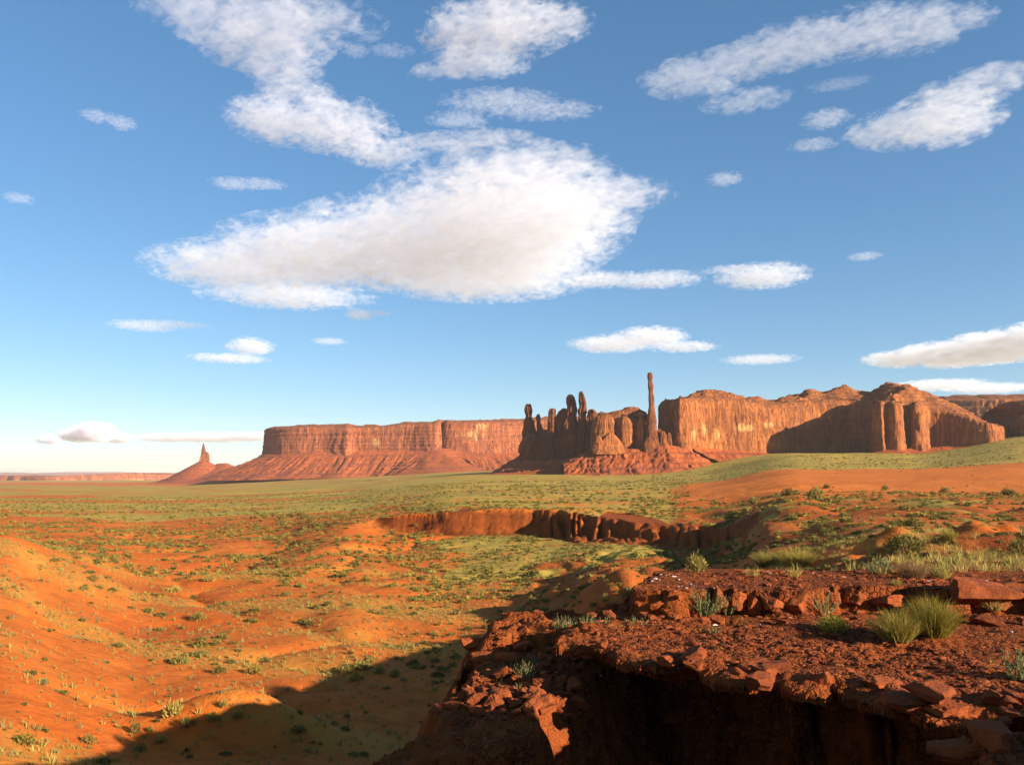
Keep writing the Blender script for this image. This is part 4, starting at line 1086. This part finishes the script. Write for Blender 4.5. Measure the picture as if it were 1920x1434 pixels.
for i, (px, py, w_, h_) in enumerate([(650, 1262, 26, 18), (672, 1252, 24, 16), (692, 1244, 26, 18), (712, 1262, 24, 16), (740, 1268, 22, 12), (668, 1276, 28, 14), (560, 1372, 34, 14), (400, 1352, 30, 18), (352, 1362, 30, 18), (300, 1392, 30, 16), (262, 1408, 26, 16), (445, 1346, 24, 14)]):
    leafy('shrub', px, py, w_, h_, 'yellow-green bush along the shaded gully at the foot of the left slope', M_BRUSH if i % 2 else M_SAGE, 200, 110 + i, .24, 'bushes along the gully')

# ------------------------------------------------------------------ loose rock on the ledges
_ico = bmesh.new(); bmesh.ops.create_icosphere(_ico, subdivisions=4, radius=1.0)
ICO_V = np.array([v.co[:] for v in _ico.verts]); ICO_F = np.array([[v.index for v in f.verts] for f in _ico.faces]); _ico.free()
def rock_verts(seed, dims, cuts=9, flat_top=False):
    """an angular broken block: a ball cut by planes, then roughened"""
    r = np.random.default_rng(seed)
    V = ICO_V.copy() * 1.25
    nrm = r.normal(size=(cuts, 3)); nrm /= np.linalg.norm(nrm, axis=1)[:, None]
    nrm = np.concatenate([nrm, np.array([[0, 0, 1.0], [0, 0, -1], [1, .2, 0], [-1, .1, .1], [.1, -1, 0], [0, 1, .1]]) + r.normal(0, .28, (6, 3))])
    nrm /= np.linalg.norm(nrm, axis=1)[:, None]
    for n_ in nrm:
        h = r.uniform(.62, .92)
        d = V @ n_ - h
        V = V - np.outer(np.maximum(d, 0), n_)
    V *= 1 + .09 * fbm3(V[:, 0] * 1.6 + seed, V[:, 1] * 1.6, V[:, 2] * 1.6, 5, .6)[:, None]
    V[:, 2] += .05 * np.sign(np.sin(V[:, 2] * 9 + seed)) * (np.abs(V[:, 2]) < .7)
    return V * np.array(dims)
ROCKT = []
for i in range(10):
    V = rock_verts(400 + i, (1, 1, 1))
    o = build('rock', V, ICO_F, M_NEAR, smooth=False)
    ROCKT.append(o.data); bpy.data.objects.remove(o)
def rock(p, dims, rot, label, group, name='rock', cat='rock', mi=None, tilt=(0, 0)):
    o = bpy.data.objects.new(name, ROCKT[(mi if mi is not None else random.randrange(10))])
    COL.objects.link(o)
    o.location = Vector([float(c) for c in p]); o.scale = tuple(float(d) for d in dims); o.rotation_euler = (tilt[0], tilt[1], rot)
    return tag(o, label, cat, group)
R = random.Random(5)
def gl(xx, yy):
    xx = np.asarray(xx, float); yy = np.asarray(yy, float)
    g = gz(xx, yy); return np.where(sd_poly(xx, yy, SLAB_POLY) > .1, np.maximum(g, ledge_top(xx, yy) + .012), g)
# broken caprock along the front of the upper bench
xs = 2.35; k_ = 0
while xs < 11.0:
    wd = R.choice((.22, .3, .42, .55, .7)) * R.uniform(.8, 1.2)
    xc = xs + wd / 2
    yq = np.linspace(14.8, 17.2, 120); zq = gz(np.full(120, xc), yq)
    yf = yq[int(np.argmax(zq > zq.min() + .55 * (zq.max() - zq.min())))]
    ztop = float(gz([xc], [yf + .35])[0]); zbot = float(gz([xc], [yf - .35])[0])
    hgt = max(.28, (ztop - zbot)) * R.uniform(.75, 1.1)
    if R.random() < .7:
        rock((xc, yf + R.uniform(-.10, .14), zbot + hgt * .5), (wd * R.uniform(.4, .62), R.uniform(.22, .42), hgt * R.uniform(.38, .62)), R.uniform(-.6, .6), 'broken red caprock block in the low riser below the upper bench', 'caprock blocks in the riser', 'rock_block', tilt=(R.uniform(-.35, .25), R.uniform(-.3, .3)))
    if R.random() < .6:
        yy = yf - R.uniform(.35, .9); s = R.uniform(.08, .2)
        rock((xc + R.uniform(-.2, .2), yy, gz([xc], [yy])[0] + s * .35), (s * R.uniform(1, 1.6), s, s * .7), R.uniform(0, 6), 'fallen red stone lying at the foot of the caprock riser', 'fallen stones below the riser')
    xs += wd * R.uniform(.85, 1.15); k_ += 1
p = ray_hit(1838, 1128); rock((p[0], p[1] + .1, p[2] + .15), (.85, .45, .26), .15, 'largest bright orange slab in the caprock near the right edge', None, 'flat_rock', 'rock', 3, (-.15, .05))
# slabs along the lip of the lower ledge
lip = np.array(LIP[1:NL + 1], float)
for i in range(26):
    t = R.uniform(0, len(lip) - 1.01); a, b = lip[int(t)], lip[int(t) + 1]; q = a + (b - a) * (t - int(t))
    q = q + np.array([R.uniform(-.05, .35), R.uniform(-.05, .4)])
    s = R.uniform(.10, .34)
    rock((q[0], q[1], ledge_top(np.array([q[0]]), np.array([q[1]]))[0] + .02), (s, s * R.uniform(.6, .9), R.uniform(.06, .13)), R.uniform(0, 6), 'thin red slab lying along the lip of the lower ledge', 'slabs along the ledge lip', 'flat_rock', tilt=(R.uniform(-.12, .12), R.uniform(-.12, .12)))
for (px, py, w_, d_, h_, lab) in [(1745, 1300, .38, .26, .12, 'pointed orange slab jutting out at the lip of the ledge, lower right'), (1838, 1352, .35, .28, .14, 'sunlit orange rock below the ledge at the lower right'),
                                  (1868, 1388, .32, .24, .16, 'broad sunlit rock at the bottom right'), (1800, 1412, .36, .22, .12, 'sunlit rock near the bottom edge, lower right'), (1895, 1340, .3, .3, .16, 'rough sunlit rock at the right edge below the ledge'),
                                  (1425, 1280, .28, .2, .12, 'sunlit red block at the broken lip above the black hollow')]:
    p = ray_hit(px, py); p = P(px, py, p[1] if px != 1425 and px != 1745 else (11.35 if px == 1425 else 10.2)); rock((p[0], p[1], p[2] + .03), (w_, d_, h_), R.uniform(0, 6), lab, None, 'flat_rock', tilt=(R.uniform(-.1, .1), R.uniform(-.1, .1)))
# rubble of the spur
for i in range(120):
    px, py = R.uniform(850, 1090), R.uniform(1205, 1345)
    if px < 1100 - (1345 - py) * 1.2 - 130 and R.random() < .5: continue
    p = ray_hit(px, py)
    if p[1] > 19: continue
    s = R.choice((.04, .05, .06, .08, .11, .15)) * R.uniform(.8, 1.3)
    rock((p[0], p[1], p[2] + s * .3), (s * R.uniform(1, 1.5), s, s * R.uniform(.5, .8)), R.uniform(0, 6), 'small red stone in the rubble of the low spur', 'stones on the spur', tilt=(R.uniform(-.4, .4), R.uniform(-.4, .4)))
for (px, py, s, lab) in [(896, 1314, .13, 'largest block in the rubble at the left foot of the spur'), (882, 1302, .10, 'tilted block above the largest one at the left foot of the spur'), (848, 1330, .12, 'block standing in the shade left of the spur'), (822, 1334, .10, 'pale-edged stone at the outer tip of the spur'),
                         (790, 1354, .14, 'sunlit block at the very tip of the spur'), (768, 1364, .09, 'outermost stone beyond the tip of the spur'), (930, 1324, .13, 'dark block under the front of the spur')]:
    p = ray_hit(px, py); rock((p[0], p[1], p[2] + s * .35), (s * 1.3, s, s * .75), R.uniform(0, 6), lab, None, 'rock_block', tilt=(R.uniform(-.3, .3), R.uniform(-.3, .3)))
o = rock(ray_hit(1008, 1316) + np.array([0, 0, .03]), (.05, .04, .035), 1.0, 'small pale stone at the front of the spur', None)
o.data = o.data.copy(); o.data.materials[0] = M_PALE
# rubble slope at the left end of the ledge
for i in range(80):
    px, py = R.uniform(1110, 1300), R.uniform(1120, 1215)
    p = ray_hit(px, py)
    if p[1] > 19: continue
    s = R.choice((.04, .06, .08, .12)) * R.uniform(.8, 1.3)
    rock((p[0], p[1], p[2] + s * .3), (s * R.uniform(1, 1.5), s, s * R.uniform(.5, .8)), R.uniform(0, 6), 'small red stone in the rubble at the left end of the ledge', 'stones at the left end of the ledge', tilt=(R.uniform(-.4, .4), R.uniform(-.4, .4)))
# gravel
r_ = np.random.default_rng(9); out = []
gx = r_.uniform(-1, 11, 11000); gy = r_.uniform(9.5, 20, 11000)
kp = (np.maximum.reduce([sd_poly(gx, gy, PROM_POLY), sd_poly(gx, gy, LEDGE_POLY), sd_poly(gx, gy, SLAB_POLY) - .1, sd_poly(gx, gy, BENCH_POLY)]) > .25) & (r_.uniform(0, 1, 11000) < np.clip(.5 + fbm2(gx / 1.5, gy / 1.5, 3), .1, 1)); gx, gy = gx[kp], gy[kp]; gzz = gl(gx, gy)
low = bmesh.new(); bmesh.ops.create_icosphere(low, subdivisions=1, radius=1.0)
LV = np.array([v.co[:] for v in low.verts]); LF = np.array([[v.index for v in f.verts] for f in low.faces]); low.free()
VS_, FS_ = [], []
for i in range(len(gx)):
    s = .012 + .05 * r_.uniform() ** 4
    v = LV * (1 + r_.normal(0, .22, (len(LV), 1))) * s * np.array([r_.uniform(.8, 1.6), r_.uniform(.8, 1.4), r_.uniform(.4, .8)])
    VS_.append(v + np.array([gx[i], gy[i], gzz[i] + s * .2])); FS_.append(LF + i * len(LV))
tag(build('gravel', np.concatenate(VS_), np.concatenate(FS_), M_NEAR, smooth=False), kind='stuff')
r_ = np.random.default_rng(19); VS_, FS_ = [], []
gx = r_.uniform(.5, 10, 260); gy = r_.uniform(11, 20, 260)
kp = (samp(tn, gx, gy) > .3) & (fbm2(gx / 1.3 + 3, gy / 1.3, 3) > .1); gx, gy = gx[kp], gy[kp]; gzz = gz(gx, gy)
for i in range(len(gx)):
    s = .014 + .03 * r_.uniform() ** 3
    v = LV * (1 + r_.normal(0, .22, (len(LV), 1))) * s * np.array([r_.uniform(.8, 1.6), r_.uniform(.8, 1.4), r_.uniform(.4, .8)])
    VS_.append(v + np.array([gx[i], gy[i], gzz[i] + s * .2])); FS_.append(LF + i * len(LV))
tag(build('pale_gravel', np.concatenate(VS_), np.concatenate(FS_), M_PALE, smooth=False), kind='stuff')

# ------------------------------------------------------------------ clouds: closed hulls filled with uneven vapour
def cloud(label, H, blobs, dens=.004, nscale=1.0, wisp=.55, thick=.6, seed=0, vox=6.0):
    """blobs: photo px, py, half width px, half height px (all on a level layer at height H)"""
    E = []
    for (px, py, rx, ry) in blobs:
        d = H / tpy(py) if py < 880 else H / tpy(880)
        el = math.atan(tpy(py)); R = d / math.cos(el)
        c = P(px, py, d)
        m = 1 / F * math.hypot(c[0], c[1]) / math.cos(el)
        a = rx * m
        cc = max(thick * ry * m, .10 * a)
        b = min(max(.8 * ry * m / max(math.sin(el), .12), .45 * a), 2.2 * a)
        E.append((c, a, b, cc, math.atan2(c[0], c[1])))
    ctr = np.mean([e[0] for e in E], 0)
    bm = bmesh.new()
    for (c, a, b, cc, az) in E:
        M = Matrix.Translation(Vector(c - ctr)) @ Matrix.Rotation(-az, 4, 'Z') @ Matrix.Diagonal((a, b, cc, 1))
        bmesh.ops.create_icosphere(bm, subdivisions=3, radius=1.0, matrix=M)
    me = bpy.data.meshes.new('cloud'); bm.to_mesh(me); bm.free()
    o = bpy.data.objects.new('cloud', me); COL.objects.link(o)
    if len(E) > 1:
        md = o.modifiers.new('r', 'REMESH'); md.mode = 'VOXEL'
        md.voxel_size = max(min(e[3] for e in E) / 3.0, max(e[1] for e in E) / 60)
        dg = bpy.context.evaluated_depsgraph_get()
        me2 = bpy.data.meshes.new_from_object(o.evaluated_get(dg))
        o.modifiers.clear(); o.data = me2; bpy.data.meshes.remove(me); me2.name = 'cloud'
    o.location = Vector(ctr)
    N = NT('cloud_vapour'); N.n.remove(N.b)
    tc = N.new('ShaderNodeTexCoord').outputs['Object']
    # slow warp, so the edges trail off in wisps
    am = float(np.mean([e[1] for e in E])); cm = float(np.mean([e[3] for e in E]))
    sh = N.new('ShaderNodeVectorMath', operation='ADD'); N.link(tc, sh.inputs[0]); sh.inputs[1].default_value = (seed * 1931.0, seed * 733.0, seed * 517.0)
    sp = sh.outputs[0]
    f = None
    for (c, a, b, cc, az) in E:
        mp = N.new('ShaderNodeMapping', vector_type='TEXTURE')
        N.link(tc, mp.inputs['Vector'])
        mp.inputs['Location'].default_value = Vector(c - ctr); mp.inputs['Rotation'].default_value = (0, 0, -az); mp.inputs['Scale'].default_value = (a, b, cc)
        ln = N.new('ShaderNodeVectorMath', operation='LENGTH'); N.link(mp.outputs[0], ln.inputs[0])
        v = N.math('SUBTRACT', 1.0, ln.outputs['Value'])
        if f is None: f = v
        else:
            f = N.math('SMOOTH_MAX', f, v, .25)
    s1 = nscale / max(cm * 1.9, am * .16)
    n1 = N.noise(sp, s1, 4, .55, .6, (1.0, 1.0, 1.6))
    rt = N.new('ShaderNodeMapping'); N.link(sp, rt.inputs[0]); rt.inputs['Rotation'].default_value = (0, 0, .5)
    n2 = N.noise(rt.outputs[0], s1 * 2.2, 8, .62, .7, (.9, 1.35, 1.9))
    g = N.math('ADD', N.math('MULTIPLY', f, 1.5), N.math('MULTIPLY', N.math('SUBTRACT', n1, .5), 3.4 * wisp))
    g = N.math('ADD', g, N.math('MULTIPLY', N.math('SUBTRACT', n2, .5), 3.5 * wisp))
    dn_ = N.math('MULTIPLY', N.ramp(g, .26, .66, 0.0, dens), N.ramp(n2, .36, .62, .35, 1.35))
    vs = N.new('ShaderNodeVolumePrincipled')
    vs.inputs['Color'].default_value = (.965, .968, 1, 1); vs.inputs['Anisotropy'].default_value = 0.0
    N.link(dn_, vs.inputs['Density'])
    N.link(vs.outputs[0], N.out.inputs['Volume'])
    o.data.materials.clear(); o.data.materials.append(N.m)
    return tag(o, label, 'cloud', 'clouds drifting across the blue sky')

CL = [
 ('largest cloud, broad grey-bellied bank across the middle of the sky', 2200, .0022,
  [(470, 505, 150, 42), (600, 480, 160, 60), (760, 470, 190, 75), (930, 440, 200, 100), (1040, 400, 130, 75), (1150, 365, 95, 30), (960, 340, 120, 60), (900, 520, 180, 45), (540, 555, 130, 22), (1050, 305, 75, 30)]),
 ('long cloud curving above the largest bank, joined to its top', 2300, .003, [(520, 225, 75, 38), (620, 235, 95, 42), (560, 175, 60, 22), (715, 285, 70, 26), (820, 268, 75, 17), (920, 258, 70, 15)]),
 ('ragged cloud at the top edge, leftmost of the high ones', 2300, .0022, [(400, 25, 110, 40), (480, 60, 110, 55), (530, 120, 60, 40), (560, 30, 120, 40)]),
 ('puffy white cloud at the top edge near the middle', 2300, .0035, [(880, 60, 75, 45), (960, 45, 90, 50), (900, 110, 80, 30), (1040, 45, 60, 30), (820, 135, 50, 14)]),
 ('two thin streaks of cloud above the big bank', 2400, .0025, [(940, 190, 95, 18), (1020, 208, 85, 13), (860, 225, 50, 14)]),
 ('long slanting veil of cloud at the top right', 2400, .0020, [(1310, 145, 85, 32), (1410, 115, 90, 28), (1500, 85, 100, 34), (1600, 65, 110, 36), (1720, 55, 90, 34), (1400, 190, 70, 18)]),
 ('torn white cloud at the right edge of the sky', 2300, .0025, [(1700, 240, 85, 30), (1770, 225, 75, 40), (1800, 180, 70, 26), (1870, 145, 70, 20)]),
 ('thin flat cloud just right of the big bank', 2000, .003, [(1130, 525, 80, 13), (1230, 525, 75, 14)]),
 ('small lens-shaped cloud right of the thin flat one', 2000, .003, [(1430, 518, 70, 20), (1370, 505, 50, 7)]),
 ('flat cloud low above the tall needle', 1800, .003, [(1150, 645, 70, 14), (1220, 632, 60, 16), (1280, 650, 55, 9)]),
 ('low white cloud bank at the right edge, rising to the right', 1800, .004, [(1700, 672, 60, 14), (1790, 665, 80, 20), (1880, 652, 80, 24), (1970, 640, 80, 28)]),
 ('round white puff low above the left horizon', 1500, .004, [(150, 815, 28, 16), (178, 810, 32, 22), (210, 820, 30, 12)]),
 ('tiny puff left of the round white one on the horizon', 1500, .003, [(92, 824, 18, 10)]),
 ('long low row of cloud behind the needle butte', 1500, .0022, [(320, 820, 50, 10), (400, 820, 60, 11), (470, 818, 50, 10)]),
 ('small bright wisp alone left of the big bank', 2200, .003, [(440, 345, 38, 10), (490, 345, 38, 9)]),
 ('pair of tiny white wisps high at the left', 2200, .003, [(185, 219, 26, 10), (228, 231, 20, 11)]),
 ('thin hooked wisp below the left end of the big bank', 1900, .0025, [(470, 650, 36, 14), (430, 672, 60, 7)]),
 ('faint flat streak at the left below the bank', 1900, .0022, [(270, 611, 50, 9), (330, 608, 50, 5)]),
 ('small white puff under the middle of the bank', 1900, .003, [(674, 590, 24, 9), (712, 587, 20, 5)]),
 ('small fuzzy puff between the veil and the torn cloud', 2300, .0025, [(1550, 223, 36, 15), (1525, 272, 36, 10)]),
 ('tiny slanting wisp in the clear blue at the right', 2200, .0025, [(1360, 336, 28, 11)]),
 ('tiny fleck of cloud above the domed mesa', 2000, .0025, [(1622, 481, 25, 7)]),
 ('faint grey streak above the domed mesa', 1800, .002, [(1425, 674, 58, 8)]),
 ('tiny flat fleck below the big bank', 1900, .0022, [(618, 640, 28, 6)]),
 ('tiny faint tuft at the left edge of the sky', 2200, .002, [(36, 372, 20, 9)]),
 ('faint slanting streak between the veil and the torn cloud', 2300, .002, [(1575, 158, 48, 6)]),
 ('small ragged scrap between the two high clouds at the top edge', 2300, .0022, [(665, 95, 22, 12), (735, 95, 36, 11)]),
 ('dim cloud streak right above the far mesa rim', 1800, .002, [(1760, 722, 70, 9), (1860, 728, 60, 8)]),
]
for i, (lab, H, dens, bl) in enumerate(CL):
    cloud(lab, H, [(a, b, c * 1.3, d * 1.4) for (a, b, c, d) in bl], dens, 1.3 if i else 1.8, .85 if i else .8, .45 if i == 0 else .6, i + 1)

# ------------------------------------------------------------------ the air between here and the far mesas
bm = bmesh.new(); bmesh.ops.create_cube(bm, size=1.0)
me = bpy.data.meshes.new('haze'); bm.to_mesh(me); bm.free()
hz_o = bpy.data.objects.new('haze', me); COL.objects.link(hz_o)
zlo = float(Z.min()) - 150; zhi = 245.0
hz_o.scale = (110000, 110000, zhi - zlo); hz_o.location = (0, 0, (zhi + zlo) / 2)
N = NT('haze_air'); N.n.remove(N.b)
vp = N.new('ShaderNodeVolumePrincipled')
vp.inputs['Color'].default_value = rgb(1.0, .96, .93); vp.inputs['Density'].default_value = .000022; vp.inputs['Anisotropy'].default_value = 0.1
N.link(vp.outputs[0], N.out.inputs['Volume'])
me.materials.append(N.m)
tag(hz_o, kind='stuff')
